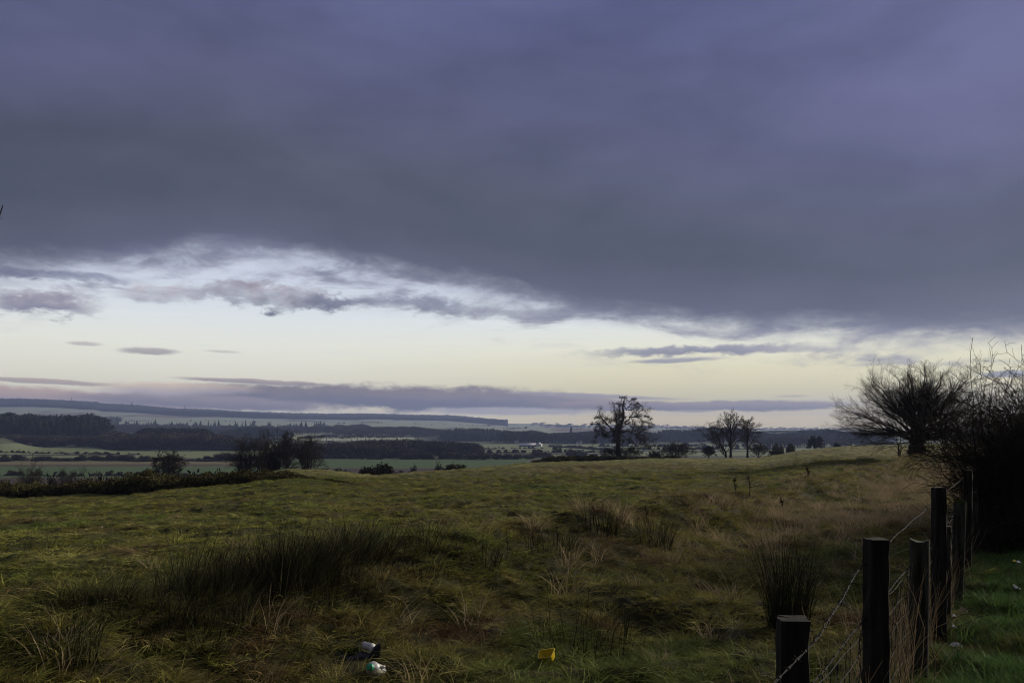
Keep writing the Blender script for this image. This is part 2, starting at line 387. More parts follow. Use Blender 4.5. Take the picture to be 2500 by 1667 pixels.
M['white_plastic'] = mat('white_plastic', (.62,.62,.63), .4, .15, 26, spec=.4, alt=(.30,.28,.24))
M['green_plastic'] = mat('green_plastic', (.02,.30,.15), .35, .1, 20, spec=.5)
M['yellow_plastic'] = mat('yellow_plastic', (.62,.44,.012), .4, .12, 20, spec=.5)
M['black_plastic'] = mat('black_plastic', (.008,.008,.011), .5, .3, 6, .4, 14, spec=.35)
M['dull_plastic'] = mat('dull_plastic', (.012,.012,.013), .85, .3, 6, spec=.05)
M['paper'] = mat('pale_litter', (.7,.7,.68), .6, .2, 30)
M['leaf'] = mat('dead_leaf', (.22,.17,.12), .7, .3, 20)
M['orange'] = mat('orange_scrap', (.4,.12,.03), .6, .3, 20)
M['render'] = mat('white_render', (.62,.62,.60), .9, .1, .5)
M['slate'] = mat('slate_roof', (.07,.07,.08), .8, .3, .5)
M['sheet'] = mat('pale_sheet_roof', (.60,.58,.62), .6, .08, .2)
M['steel'] = mat('pylon_steel', (.05,.05,.055), .6, .2, 1)
M['brown_brick'] = mat('brown_brick', (.06,.035,.028), .9, .3, 4)
M['stone'] = mat('grey_stone', (.10,.10,.10), .9, .3, .5)
M['glass'] = mat('window_glass', (.03,.03,.035), .2, .1, 1)

def ground_material():
    m = bpy.data.materials.new('ground'); m.use_nodes = True; g = G(m.node_tree); g.n.clear()
    out = g.node('ShaderNodeOutputMaterial'); bs = g.node('ShaderNodeBsdfPrincipled'); g.l.new(bs.outputs[0], out.inputs[0])
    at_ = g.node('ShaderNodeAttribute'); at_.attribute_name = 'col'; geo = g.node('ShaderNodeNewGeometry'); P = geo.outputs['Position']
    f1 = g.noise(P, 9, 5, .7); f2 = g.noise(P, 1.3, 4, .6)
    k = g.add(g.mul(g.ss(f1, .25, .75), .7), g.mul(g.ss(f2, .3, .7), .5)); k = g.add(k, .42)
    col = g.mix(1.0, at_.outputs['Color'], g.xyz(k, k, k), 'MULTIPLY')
    g.l.new(col, bs.inputs['Base Color']); bs.inputs['Roughness'].default_value = .95; bs.inputs['Specular IOR Level'].default_value = .1
    b = g.node('ShaderNodeBump'); b.inputs['Strength'].default_value = .9; b.inputs['Distance'].default_value = .12
    g.l.new(g.noise(P, 6, 6, .7), b.inputs['Height']); g.l.new(b.outputs[0], bs.inputs['Normal'])
    return m
M['ground'] = ground_material()

# ------------------------------------------------------------------ the ground sheet
def build_ground():
    az = np.unique(np.r_[np.linspace(-.80, .80, 680), np.linspace(-pi, -.82, 40), np.linspace(.82, pi, 40)])
    r = np.r_[0.25, .6, np.geomspace(1.0, 8000, 1060)]
    A, R = np.meshgrid(az, r); X = R*np.sin(A); Y = R*np.cos(A)
    Z = height(X, Y)
    D = np.maximum(np.maximum(Y, .42*R), .3); px = 1250+F*X/D; py = HY-F*(Z-CZ)/D
    De = np.interp(np.clip(px, -900, 3500), EX, EDV)
    near = D < De+25
    def C(*v): return np.array(v, float)
    col = np.zeros(X.shape+(3,))
    n1 = fbm(X/6, Y/6, 21, 4); n2 = fbm(X/1.7, Y/1.7, 25, 3); n3 = fbm(X/22, Y/30, 29, 3)
    def lay(msk, c): col[:] = col*(1-msk[..., None])+C(*c)*msk[..., None]
    lay(np.ones(X.shape), (.145,.138,.048))
    lay(sstep(.0, .5, n1)*.8, (.19,.15,.065)); lay(sstep(.05, .45, -n3)*.7, (.09,.105,.032)); lay(sstep(.1, .5, n3+.4*n2)*.7, (.10,.068,.036))
    # dark rough strip along the old boundary bank, and the terrace
    c = fence_c(X, Y)
    strip = sstep(-10, -7, c)*(1-sstep(-.6, .4, c)); lay(strip*.6, (.080,.066,.032))
    lay(sstep(-5.0, -3.6, c)*(1-sstep(-2.5, -.5, c))*.5*sstep(16, 30, D), (.16,.115,.075))
    lay(sstep(.2, 1.2, c), (.05,.075,.024))
    col *= (.42+.58*sstep(35, 130, D))[..., None]        # close by: thatch and soil, darkened to put in the shade between tufts
    # valley land cover
    va = ~near
    wob = 1.6*fbm(X/90, Y/90, 33, 2)
    yy = py+wob
    base = np.zeros(X.shape+(3,)); base[:] = C(.085,.095,.055)
    def band(x0, x1, y0, y1, cc, s=1.0):
        k = (sstep(x0-6, x0+6, px)*(1-sstep(x1-6, x1+6, px))*sstep(y0-s, y0+s, yy)*(1-sstep(y1-s, y1+s, yy)))[..., None]
        base[:] = base*(1-k)+C(*cc)*k
    PG = (.15,.175,.095); GR = (.065,.098,.042); BRN = (.135,.118,.066); DK = (.045,.038,.03)
    band(-900, 3500, 1083, 1300, PG)
    band(-900, 560, 1096, 1118, (.15,.175,.085)); band(-900, 330, 1109, 1112, DK, .6)
    band(-900, 620, 1117.5, 1125, DK); band(-900, 700, 1125, 1133, BRN, 1.2); band(-900, 700, 1133, 1138, (.075,.05,.04))
    band(-900, 720, 1138, 1168, GR); band(-900, 720, 1167, 1300, (.06,.045,.035))
    band(700, 1290, 1121, 1143, GR); band(700, 1290, 1143, 1300, (.055,.038,.036)); band(690, 1120, 1112, 1121, (.06,.055,.035))
    band(1100, 1500, 1106, 1109, DK, .7); band(1110, 1330, 1098, 1099.5, DK, .6)
    band(1290, 1900, 1112, 1300, (.07,.07,.05)); band(1450, 1900, 1100, 1103, DK, .8)
    # far hillside pastures
    hill = sstep(2300, 2800, D); pat = fbm(X/300, Y/700, 41, 3)
    hc = C(.235,.26,.19)+0*base; kk = sstep(.12, .35, pat)[..., None]; hc = hc*(1-kk)+C(.15,.12,.10)*kk
    kk = sstep(.30, .42, fbm(X/120, Y/500, 45, 3))[..., None]; hc = hc*(1-kk)+C(.06,.06,.05)*kk
    base = base*(1-hill[..., None])+hc*hill[..., None]
    band(715, 985, 1054, 1076, (.30,.32,.21)); band(975, 1010, 1060, 1078, (.30,.32,.21))
    col[va] = base[va]
    n = len(az); idx = np.arange(A.size).reshape(A.shape)
    Q = np.stack([idx[:-1, :-1], idx[:-1, 1:], idx[1:, 1:], idx[1:, :-1]], -1).reshape(-1, 4)
    # close the seam behind the camera
    Qs = np.stack([idx[:-1, -1], idx[:-1, 0], idx[1:, 0], idx[1:, -1]], -1).reshape(-1, 4)
    V = np.stack([X, Y, Z], -1).reshape(-1, 3)
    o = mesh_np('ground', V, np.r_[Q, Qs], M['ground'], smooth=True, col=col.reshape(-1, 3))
    tag(o, kind='structure')
build_ground()

# ------------------------------------------------------------------ instanced ground cover ("stuff": nobody could count it)
def scatter(name, protos, P, rot, scl, idx, mat0=None):
    me = bpy.data.meshes.new(name); n = len(P)
    me.vertices.add(n); me.vertices.foreach_set('co', np.ascontiguousarray(P, np.float32).ravel())
    for nm, ty, key, arr in (('rot', 'FLOAT_VECTOR', 'vector', rot), ('scl', 'FLOAT_VECTOR', 'vector', scl), ('idx', 'INT', 'value', idx)):
        a = me.attributes.new(nm, ty, 'POINT')
        a.data.foreach_set(key, np.ascontiguousarray(arr, np.int32 if ty == 'INT' else np.float32).ravel())
    o = bpy.data.objects.new(name, me); COL.objects.link(o)
    pc = bpy.data.collections.new(name+'_kinds')
    for p in protos: pc.objects.link(p)
    nt = bpy.data.node_groups.new(name+'_scatter', 'GeometryNodeTree')
    nt.interface.new_socket('Geometry', in_out='INPUT', socket_type='NodeSocketGeometry')
    nt.interface.new_socket('Geometry', in_out='OUTPUT', socket_type='NodeSocketGeometry')
    gi = nt.nodes.new('NodeGroupInput'); go = nt.nodes.new('NodeGroupOutput')
    ip = nt.nodes.new('GeometryNodeInstanceOnPoints'); ci = nt.nodes.new('GeometryNodeCollectionInfo')
    ci.inputs[0].default_value = pc; ci.inputs['Separate Children'].default_value = True; ci.inputs['Reset Children'].default_value = True
    def na(nm, ty):
        a = nt.nodes.new('GeometryNodeInputNamedAttribute'); a.data_type = ty; a.inputs[0].default_value = nm; return a.outputs[0]
    L = nt.links.new
    L(gi.outputs[0], ip.inputs['Points']); L(ci.outputs[0], ip.inputs['Instance']); ip.inputs['Pick Instance'].default_value = True
    L(na('idx', 'INT'), ip.inputs['Instance Index'])
    er = nt.nodes.new('FunctionNodeEulerToRotation'); L(na('rot', 'FLOAT_VECTOR'), er.inputs[0]); L(er.outputs[0], ip.inputs['Rotation'])
    L(na('scl', 'FLOAT_VECTOR'), ip.inputs['Scale']); L(ip.outputs[0], go.inputs[0])
    md = o.modifiers.new('scatter', 'NODES'); md.node_group = nt
    return o
RG = np.random.default_rng(11)
def protos(name, k, fn, m):
    out = []
    for i in range(k):
        V, Q = fn(np.random.default_rng(100+i)); out.append(mesh_np(name, V, Q, m, link=False))
    return out
WIND = (.55, -.15, 0)
def cover(name, pr, n, Dr, pxr, keep, smin, smax, tilt=.15, dpow=0.0, seed=0, zs=1.0, far=0.0):
    """tufts over the land between depths Dr and photo columns pxr; keep(X, Y, D, px) gives a probability"""
    rg = np.random.default_rng(seed)
    u = rg.random(n)
    # density per ground area falls with depth
    e = 2-dpow
    D = (Dr[0]**e+u*(Dr[1]**e-Dr[0]**e))**(1/e) if abs(e) > 1e-6 else Dr[0]*(Dr[1]/Dr[0])**u
    px = pxr[0]+(pxr[1]-pxr[0])*rg.random(n); X = (px-1250)/F*D
    k = rg.random(n) < keep(X, D, D, px); X, D, px = X[k], D[k], px[k]; n = len(D)
    Z = height(X, D)
    s = (smin+(smax-smin)*rg.random(n)**1.5)*(1+far*D)
    rot = np.c_[rg.normal(size=n)*tilt, rg.normal(size=n)*tilt, rg.random(n)*2*pi]
    o = scatter(name, pr, np.c_[X, D, Z], rot, np.c_[s, s, s*zs], rg.integers(0, len(pr), n))
    return o, n
def DeX(px): return np.interp(np.clip(px, -900, 3500), EX, EDV)
p_grass = protos('grass_tuft', 5, lambda r: blades(r, 60, .075, .08, .5, .0075, 1.0, .8, 3, (.2, -.1, 0)), M['grass'])
p_rough = protos('rough_tuft', 5, lambda r: blades(r, 75, .09, .115, .6, .006, .9, .8, 3, (.15, -.1, 0)), M['rough_grass'])
p_straw = protos('straw_tuft', 4, lambda r: blades(r, 34, .15, .29, .45, .0055, .35, .3, 4, WIND), M['straw'])
p_lawn = protos('verge_tuft', 4, lambda r: blades(r, 60, .13, .075, .4, .006, .6, .5, 2), M['lawn'])
LIT = [(917,1655,.15),(898,1596,.12),(875,1600,.24),(845,1604,.2),(1340,1640,.19),(2062,1487,.15)]
LIT = [(hit(a, b)[:2], c) for a, b, c in LIT]
def clear(X, Y):
    k = np.ones(X.shape)
    for (a, b), r in LIT: k = k*((np.hypot(X-a, (Y-b)*.8) > r))
    return k
def K_pasture(X, Y, D, px):
    c = fence_c(X, Y); return np.where((c < -6.2) | (D > 60), 1.0, .0)*(D < DeX(px)+4)*np.where((c > -1), 1-sstep(-1, .5, c), 1)*(.5+.5*sstep(-.35, .15, fbm(X/2.2, Y/2.2, 61, 3)))
p_tus = protos('tussock', 4, lambda r: blades(r, 170, .12, .19, .4, .0065, 1.0, 1.0, 4, (.2,-.1,0), -.04), M['tussock'])
def K_strip(X, Y, D, px):
    c = fence_c(X, Y); return sstep(-10.5, -6.5, c)*(1-sstep(-.1, .35, c))*(D < 75)*clear(X, Y)
def K_verge(X, Y, D, px):
    c = fence_c(X, Y); return sstep(-.25, .35, c)*(D < 40)
o, n = cover('pasture_grass', p_grass, 60000, (9, 62), (-450, 2300), K_pasture, .7, 1.9, dpow=1.0, seed=1, far=.012); tag(o, 'short tussocky olive grass covering the sloping field', 'grass', kind='stuff')
o, n = cover('distant_pasture_grass', p_grass, 45000, (62, 430), (-450, 2500), K_pasture, 2.2, 5.0, dpow=.9, seed=2, zs=.6); tag(o, 'olive grass covering the far part of the sloping field', 'grass', kind='stuff')
o, n = cover('rough_grass', p_rough, 52000, (2.2, 70), (-500, 2450), K_strip, .6, 1.5, dpow=1.15, seed=3, far=.012); tag(o, 'rough brown grass between the old bank and the wire fence', 'rough grass', kind='stuff')
o, n = cover('green_tufts_in_rough_grass', p_grass, 16000, (2.2, 50), (-500, 2450), lambda X, Y, D, px: K_strip(X, Y, D, px)*sstep(-.1, .25, fbm(X/1.4, Y/1.4, 71, 3)+.5*bump(fence_c(X, Y), -5.3, 1.0)), .7, 1.6, dpow=1.15, seed=4, far=.01); tag(o, 'greener bent tufts along the low bank', 'grass', kind='stuff')
o, n = cover('straw_grass', p_straw, 40000, (2.5, 75), (-300, 2450), lambda X, Y, D, px: K_strip(X, Y, D, px)*(.03+.12*sstep(7, 14, D)+.85*bump(fence_c(X, Y), -2.7, 1.8)*sstep(9, 18, D))*(.45+.55*sstep(-.1, .3, fbm(X/1.8, Y/1.8, 75, 3))), .6, 1.5, dpow=.7, seed=5); tag(o, 'pale dead seed grass standing in the rough strip', 'dry grass', kind='stuff')
o, n = cover('verge_grass', p_lawn, 42000, (3.4, 38), (1950, 3100), K_verge, .6, 1.6, dpow=1.1, seed=6, far=.01); tag(o, 'short bright green grass on the verge right of the fence', 'grass', kind='stuff')

o, n = cover('tussock_grass', p_tus, 17000, (5, 75), (-450, 2420), lambda X, Y, D, px: (fence_c(X, Y) < -.8)*(D < DeX(px)+2)*clear(X, Y)*sstep(-.1, .35, fbm(X/1.6, Y/1.6, 81, 3))*np.where(fence_c(X, Y) > -6.5, .35+1.6*bump(fence_c(X, Y), -5.3, .9), .8), .45, 1.15, dpow=.9, seed=7, far=.012); tag(o, 'pale olive tussocks dotted over the field', 'tussocks', kind='stuff')

# ------------------------------------------------------------------ rushes
def rush_obj(seed, n, rad, h, name='rush_clump', link=True, lean=.28, m=None):
    r = np.random.default_rng(seed)
    V, Q = blades(r, n, rad, h, .4, .0085, lean, .10, 4, (.25, 0, 0)); return mesh_np(name, V, Q, m or M['rush'], link=link)
RUSHK = {1925: (.80, .13)}
RUSH = [(1185,1383,60,60,.16,'narrow upright rush clump right of the leaning thorny stick'),
        (1030,1400,70,38,.3,'low dark rush clump left of the leaning thorny stick'),
        (1330,1330,100,42,.45,'low wide rush patch with two dock stems behind the bank crest'),
        (1465,1300,90,66,.3,'tall rush clump on the far side of the bank, near its middle'),
        (1590,1335,110,70,.3,'dark wispy rush clump on the near side of the bank'),
        (1925,1530,330,190,.22,'large tall rush clump behind the nearest fence post'),
        (165,1592,90,85,.2,'rush clump at the near left end of the ditch'),
        (30,1350,90,30,.8,'low rush patch at the left edge of the picture'),
        (235,1490,60,50,.25,'small dark rush clump just left of the great rush bed'),
        (1430,1580,60,100,.5,'thin brown rush clump in the middle of the rough strip')]
for i, (px, py, n, hp, rad, lab) in enumerate(RUSH):
    x, y, z = hit(px, py); h = hp*1.35/F*y*RUSHK.get(px, (1, .2))[0]
    o = rush_obj(300+i, int(n*(1.3 if px == 1925 else 2)), rad*(.8 if px == 1925 else 1), h, lean=RUSHK.get(px, (1, .22))[1]); o.location = (x, y, z-.03); tag(o, lab, 'rush', 'rush clumps along the old bank')
# the long rush bed in the ditch
rg = np.random.default_rng(9)
pr = [rush_obj(400+i, 60, .22, .62, link=False, lean=.44) for i in range(5)]
T = rg.random(190)**.9; line = resample([(140,1500),(260,1530),(420,1520),(560,1475),(700,1440),(830,1395),(930,1360)], 100)
P = []
for k in range(260):
    t = rg.random(); q = line[int(t*99)]; x, y, z = hit(q[0]+rg.normal()*14, q[1]-abs(rg.normal())*26-6)
    if t < .5 and rg.random() < .45: continue
    P.append((x+rg.normal()*.25, y, 0, .28+.38*min(1, max(0, (t-.05)/.5))*(.4+1.1*rg.random())))
P = np.array(P); P[:, 2] = height(P[:, 0], P[:, 1])-.04
o = scatter('rush_bed', pr, P[:, :3], np.c_[rg.normal(size=len(P))*.10, .22+.14*rg.normal(size=len(P)), rg.normal(size=len(P))*.5], np.repeat(P[:, 3:4], 3, 1), rg.integers(0, 5, len(P)))
tag(o, 'long bed of tall dark rushes in the ditch behind the bank', 'rushes', kind='stuff')

# ------------------------------------------------------------------ single stems
def stem(name, base, pts, r, lab, cat, grp, head=None):
    """pts: offsets (dx, dz) in metres from the base; head: clusters of seed"""
    b = np.array(base); rg = np.random.default_rng(int(abs(b[0]*100)+b[1]*10))
    P = resample([(dx, .03*k, dz) for k, (dx, dz) in enumerate(pts)], 9)[None]; R = r*np.linspace(1, .35, 9)[None]
    parts = [tubes(P, R, 5)]
    P2, R2 = grow(rg, P, R, 9 if head else 6, .6, .22, 4, .3, .2, .35, .5); parts.append(tubes(P2, R2, 3))
    if head:
        C = P2[:, -1]; C = np.repeat(C, head, 0)+rg.normal(size=(len(C)*head, 3))*r*1.6; parts.append(flakes(rg, C, rg.normal(size=C.shape), np.full(len(C), r*1.4), .8))
        C = np.repeat(P[0, 4:], head*2, 0)+rg.normal(size=(5*head*2, 3))*r*1.4; parts.append(flakes(rg, C, rg.normal(size=C.shape), np.full(len(C), r*1.5), .8))
    V, Q = join(parts); o = mesh_np(name, V, Q, M['dead_stem']); o.location = base
    return tag(o, lab, cat, grp)
S_ = [(874,1476,115,.05,'black dock stem standing against the near bank',0),
      (1130,1384,-20,.0,'leaning thorny black stick on the bank crest',1),
      (1237,1368,74,0,'branched dead flower stem with flat head beside the leaning stick',2),
      (1300,1347,50,0,'left of two dock stems in the low rush patch',0),
      (1360,1342,66,0,'right of two dock stems in the low rush patch',0),
      (1448,1290,58,0,'branched flower stem among the far rush clump',2),
      (1830,1213,52,0,'dark dock stem standing alone mid-field, the taller of two',0),
      (1795,1205,35,0,'short dock stem left of the taller one mid-field',0),
      (1910,1245,28,0,'short dark stem before the far terrace',0),
      (1973,1168,26,0,'small dark stem by the far rough ground',0),
      (1578,1262,25,0,'short stub stem beyond the bank',0)]
for px, py, hp, _, lab, ty in S_:
    x, y, z = hit(px, py); k = y/F
    if ty == 1: stem('thorny_stick', (x, y, z-.02), [(0,0),(-.03*1,.12*1),(-8*k,30*k),(-14*k,40*k),(-18*k,62*k)], 2.2*k, lab, 'dead stick', None)
    else: stem('dock_stem' if ty == 0 else 'flower_stem', (x, y, z-.02), [(0,0),(2*k,hp*.5*k),(-1*k,hp*k)], max(1.3*k, .004), lab, 'dead stem', 'dead stems in the field', 7 if ty == 0 else 3)

# ------------------------------------------------------------------ fence
fence = empty('wire_fence', (0, 0, 0)); tag(fence, 'old post and wire stock fence running away along the right side', 'fence')
def fx(Y): return 1.85+.65*(Y-4.05)
def gz(X, Y): return float(height(np.array([X]), np.array([Y]), False)[0])
ANG = atan2(1, .65)-pi/2
def square_post(Y, w, ztop, m, lab, dx=0.0, lean=(0, 0), rz=None, cut=.006, depth=None):
    X = fx(Y)+dx; zb = gz(X, Y)-.35; zt = CZ+ztop; n = 18; d = (depth or w)
    rg = np.random.default_rng(int(Y*100)); cs = []
    prof = [(-1,-1),(-.9,-1.0),(0,-1.01),(.9,-1),(1,-.9),(1.01,0),(1,.9),(.9,1),(0,1.0),(-.9,1),(-1,.9),(-1.0,0)]
    pr = np.array(prof); pr[0] = (-1, -.9); k = len(pr); V = []
    for i in range(n+1):
        t = i/n; z = zb+(zt-zb)*t; s = 1-.03*t+.012*vnoise(np.array([t*6.]), np.array([Y]), 3)[0]
        off = np.array([lean[0]*(z-zb), lean[1]*(z-zb)])
        for a, b in pr:
            V.append((a*w/2*s+off[0]+.0025*rg.normal(), b*d/2*s+off[1]+.0025*rg.normal(), z-(0 if i < n else cut*rg.random())))
    V = np.array(V); idx = np.arange((n+1)*k).reshape(n+1, k); j = np.roll(np.arange(k), -1)
    Q = np.stack([idx[:-1], idx[:-1][:, j], idx[1:][:, j], idx[1:]], -1).reshape(-1, 4)
    c0 = len(V); V = np.r_[V, [[lean[0]*(zt-zb), lean[1]*(zt-zb), zt-.002]]]
    cap = np.array([[idx[n, i], idx[n, (i+1) % k], c0, c0] for i in range(k)])
    me = bpy.data.meshes.new('fence_post'); me.from_pydata([tuple(v) for v in V], [], [tuple(int(q) for q in f) for f in Q]+[(int(a), int(b), c0) for a, b, _, _ in cap]); me.materials.append(m)
    o = bpy.data.objects.new('fence_post', me); COL.objects.link(o); o.parent = fence
    o.location = (X, Y, 0); o.rotation_euler = (0, 0, rz if rz is not None else ANG+.05)
    o['label'] = lab
    return o
def round_post(Y, w, ztop, m, lab, dx=0.0, lean=(0, 0)):
    X = fx(Y)+dx; zb = gz(X, Y)-.35; zt = CZ+ztop; n = 40; k = 26; V = []
    th = np.arange(k)*2*pi/k; gro = 1-.16*np.exp(-((th-4.4)/.14)**2)-.10*np.exp(-((th-5.2)/.10)**2)-.07*np.exp(-((th-3.7)/.1)**2)
    for i in range(n+1):
        t = i/n; z = zb+(zt-zb)*t; rr = w/2*gro*(1+.05*vnoise(th*3, np.full(k, t*5), 4)+.02*vnoise(th*9, np.full(k, t*3), 5)); 
        for a, r in zip(th+.03*sin(t*5), rr): V.append((cos(a)*r+lean[0]*(z-zb), sin(a)*r+lean[1]*(z-zb), z+(.010*cos(a*2+1)+.006*vnoise(np.array([a*4]), np.array([Y]), 2)[0] if i == n else 0)))
    idx = np.arange((n+1)*k).reshape(n+1, k); f = []
    for i in range(n):
        for q in range(k): f.append((idx[i, q], idx[i, (q+1) % k], idx[i+1, (q+1) % k], idx[i+1, q]))
    c0 = len(V); V.append((lean[0]*(zt-zb), lean[1]*(zt-zb), zt-.012)); f += [(idx[n, q], idx[n, (q+1) % k], c0) for q in range(k)]
    me = bpy.data.meshes.new('fence_post'); me.from_pydata([tuple(map(float, v)) for v in V], [], [tuple(int(x) for x in q) for q in f]); me.materials.append(m)
    o = bpy.data.objects.new('fence_post', me); COL.objects.link(o); o.parent = fence; o.location = (X, Y, 0); o['label'] = lab; return o
POSTS = []
POSTS.append(square_post(2.63, .094, -.618, M['wood_dark'], 'nearest dark square post, cut off by the bottom of the picture', rz=-.12))
POSTS.append(square_post(4.05, .098, -.548, M['wood_dark'], 'second dark square post', rz=.02))
POSTS.append(round_post(5.55, .125, -.765, M['wood_old'], 'old split grey round post', lean=(.012, 0)))
POSTS.append(square_post(6.9, .092, -.492, M['wood_dark'], 'tall black square post in the middle of the fence', lean=(-.004, 0), rz=.0))
POSTS.append(square_post(7.5, .075, -.90, M['wood_old'], 'short old post half hidden behind the tall one'))
POSTS.append(round_post(8.47, .118, -.765, M['wood_old'], 'leaning round post with moss on its top', lean=(.030, 0)))
POSTS.append(square_post(9.85, .096, -.485, M['wood_dark'], 'tall square post at the start of the hedge', lean=(.012, 0)))
POSTS.append(square_post(11.2, .090, -.86, M['wood_old'], 'farthest post, half inside the hedge'))
mo = []
rg = np.random.default_rng(5); X8 = fx(8.47)
C = np.c_[rg.normal(size=260)*.04, rg.normal(size=260)*.04, np.abs(rg.normal(size=260))*.006]; C = C[np.hypot(C[:, 0], C[:, 1]) < .062]
V, Q = flakes(rg, C, np.tile([0, 0, 1.], (len(C), 1)), np.full(len(C), .018), .8); m8 = mesh_np('moss_cap', V, Q, M['moss'], POSTS[5])
m8.location = (.030*(CZ-.765-(gz(X8, 8.47)-.35)), 0, CZ-.77)
POSTN = [(2.63,.094),(4.05,.098),(5.55,.125),(6.9,.092),(8.47,.118),(9.85,.096),(11.2,.09)]
def strand(z_at, ys, side, name, lab, barb=True, twist=.0020, r=.0016):
    """twisted two-strand wire stapled to the posts; side = offset towards the verge (+) or the field (-)"""
    pts = []
    for i in range(len(ys)-1):
        for t in np.linspace(0, 1, 60)[:-1]:
            Y = ys[i]*(1-t)+ys[i+1]*t; s = .006*sin(pi*t)*(ys[i+1]-ys[i])/1.5
            sd = side(Y) if callable(side) else side
            pts.append((fx(Y)+sd, Y, CZ+z_at(Y)-s+.004*sin(Y*9)))
    P = resample(pts, 520); parts = []
    ph = np.linspace(0, 2*pi*len(P)/9., len(P)); n1 = np.array([.84, -.55, 0])
    for a in (0, pi):
        Pp = P+twist*(np.cos(ph+a)[:, None]*n1+np.sin(ph+a)[:, None]*np.array([0, 0, 1.])); parts.append(tubes(Pp[None], np.full((1, len(P)), r), 5))
    V, Q = join(parts); o = mesh_np(name, V, Q, M['wire'], fence); o['label'] = lab
    if barb:
        rg = np.random.default_rng(7); L = np.r_[0, np.cumsum(np.linalg.norm(np.diff(P, axis=0), axis=1))]; bp = []
        for d in np.arange(.05, L[-1], .105):
            c = np.array([np.interp(d, L, P[:, q]) for q in range(3)])
            for q in range(2):
                v = unit(rg.normal(size=3)+np.array([.3, -.2, .3])); v2 = unit(rg.normal(size=3)); bp.append(np.stack([c-v*.017, c, c+v2*.017]))
            tl = np.array([.54, .84, 0])*.006; bp.append(np.stack([c-tl, c, c+tl]))
        bp = np.array(bp); R = np.tile([.0012, .002, .0012], (len(bp), 1)); R[2::3] = .0058
        V, Q = tubes(bp, R, 4); b = mesh_np('barbs', V, Q, M['wire'], o); b['kind'] = 'stuff'
    return o
ys = [1.2]+[p[0] for p in POSTN]+[14.0]
strand(lambda Y: np.interp(Y, [1.2,2.63,4.05,6.9,9.85,14], [-.74,-.705,-.672,-.63,-.60,-.60]), ys, (lambda Y: float(np.interp(Y, [2.75, 3.95], [.060, -.058]))), 'barbed_wire', 'top strand of barbed wire, running across the near side of the first post')
strand(lambda Y: np.interp(Y, [1.2,2.63,4.05,6.9,9.85,14], [-1.02,-.985,-.955,-.94,-.93,-.93]), ys, -.058, 'barbed_wire', 'lower strand of barbed wire', twist=.0024, r=.0018)
# woven stock netting
hp, vp = [], []
zs = [-1.00, -1.11, -1.24, -1.38, -1.52, -1.64]
Ys = np.linspace(1.2, 14, 90)
for q, z in enumerate(zs):
    hp.append(np.stack([np.array([fx(Y)-.062+.012*sin(Y*2+q), Y, CZ+z+.015*sin(Y*3.1+q*1.3)+.008*sin(Y*11+q)]) for Y in Ys]))
V1 = tubes(np.array(hp), np.full((len(hp), 90), .0026), 4)
rg = np.random.default_rng(17)
for Y in np.arange(1.25, 14, .125):
    k = rg.normal()*.012
    vp.append(np.stack([[fx(Y)-.062+.01*rg.normal(), Y+k*q/3+.006*rg.normal(), CZ+zs[0]+(zs[-1]-zs[0])*q/5] for q in range(6)]))
V2 = tubes(np.array(vp), np.full((len(vp), 6), .0024), 4)
V, Q = join([V1, V2]); o = mesh_np('stock_netting', V, Q, M['wire'], fence); o['label'] = 'rusty woven wire netting below the barbed wire'
# dead stalks and brambles grown into the netting
rg = np.random.default_rng(23); n = 950
Y = 2.2+rg.random(n)**1.1*8.5; X = fx(Y)-.13+rg.normal(size=n)*.07; Z = height(X, Y)
pts = [np.c_[X, Y, Z]]; d = unit(np.c_[rg.normal(size=n)*.16, rg.normal(size=n)*.16, np.ones(n)]); L = (.25+.55*rg.random(n))*np.interp(Y, [2, 5, 8], [1, 1.1, .8])
for q in range(4): d = unit(d+.12*rg.normal(size=d.shape)); pts.append(pts[-1]+d*L[:, None]/4)
V, Q = tubes(np.stack(pts, 1), np.outer(.0024*(.6+.8*rg.random(n)), [1, .8, .6, .45, .25]), 3)
o = mesh_np('fence_straw', V, Q, M['straw']); tag(o, 'pale dead grass stalks standing up through the netting', 'dry grass', kind='stuff')
pts = []
for k in range(34):
    Y0 = 2.4+7.5*rg.random(); p = np.array([fx(Y0)+rg.normal()*.12-.02, Y0, H1(fx(Y0), Y0)]); d = unit(np.array([rg.normal()*.5, rg.normal()*.6, 1.3])); q_ = [p]
    for q in range(8): d = unit(d+.28*rg.normal(size=3)+np.array([0, 0, -.10])); q_.append(q_[-1]+d*.085*(.7+.6*rg.random()))
    pts.append(np.array(q_))
P = np.array(pts); R = np.outer(np.full(34, .0035), np.linspace(1, .4, 9)); P2, R2 = grow(rg, P, R, 5, .8, .3, 4, .1, .3, .2, .6)
V, Q = join([tubes(P, R, 4), tubes(P2, R2, 3)]); o = mesh_np('bramble', V, Q, M['twig']); tag(o, 'dark leafless bramble shoots tangled in the wire netting', 'bramble', kind='stuff')

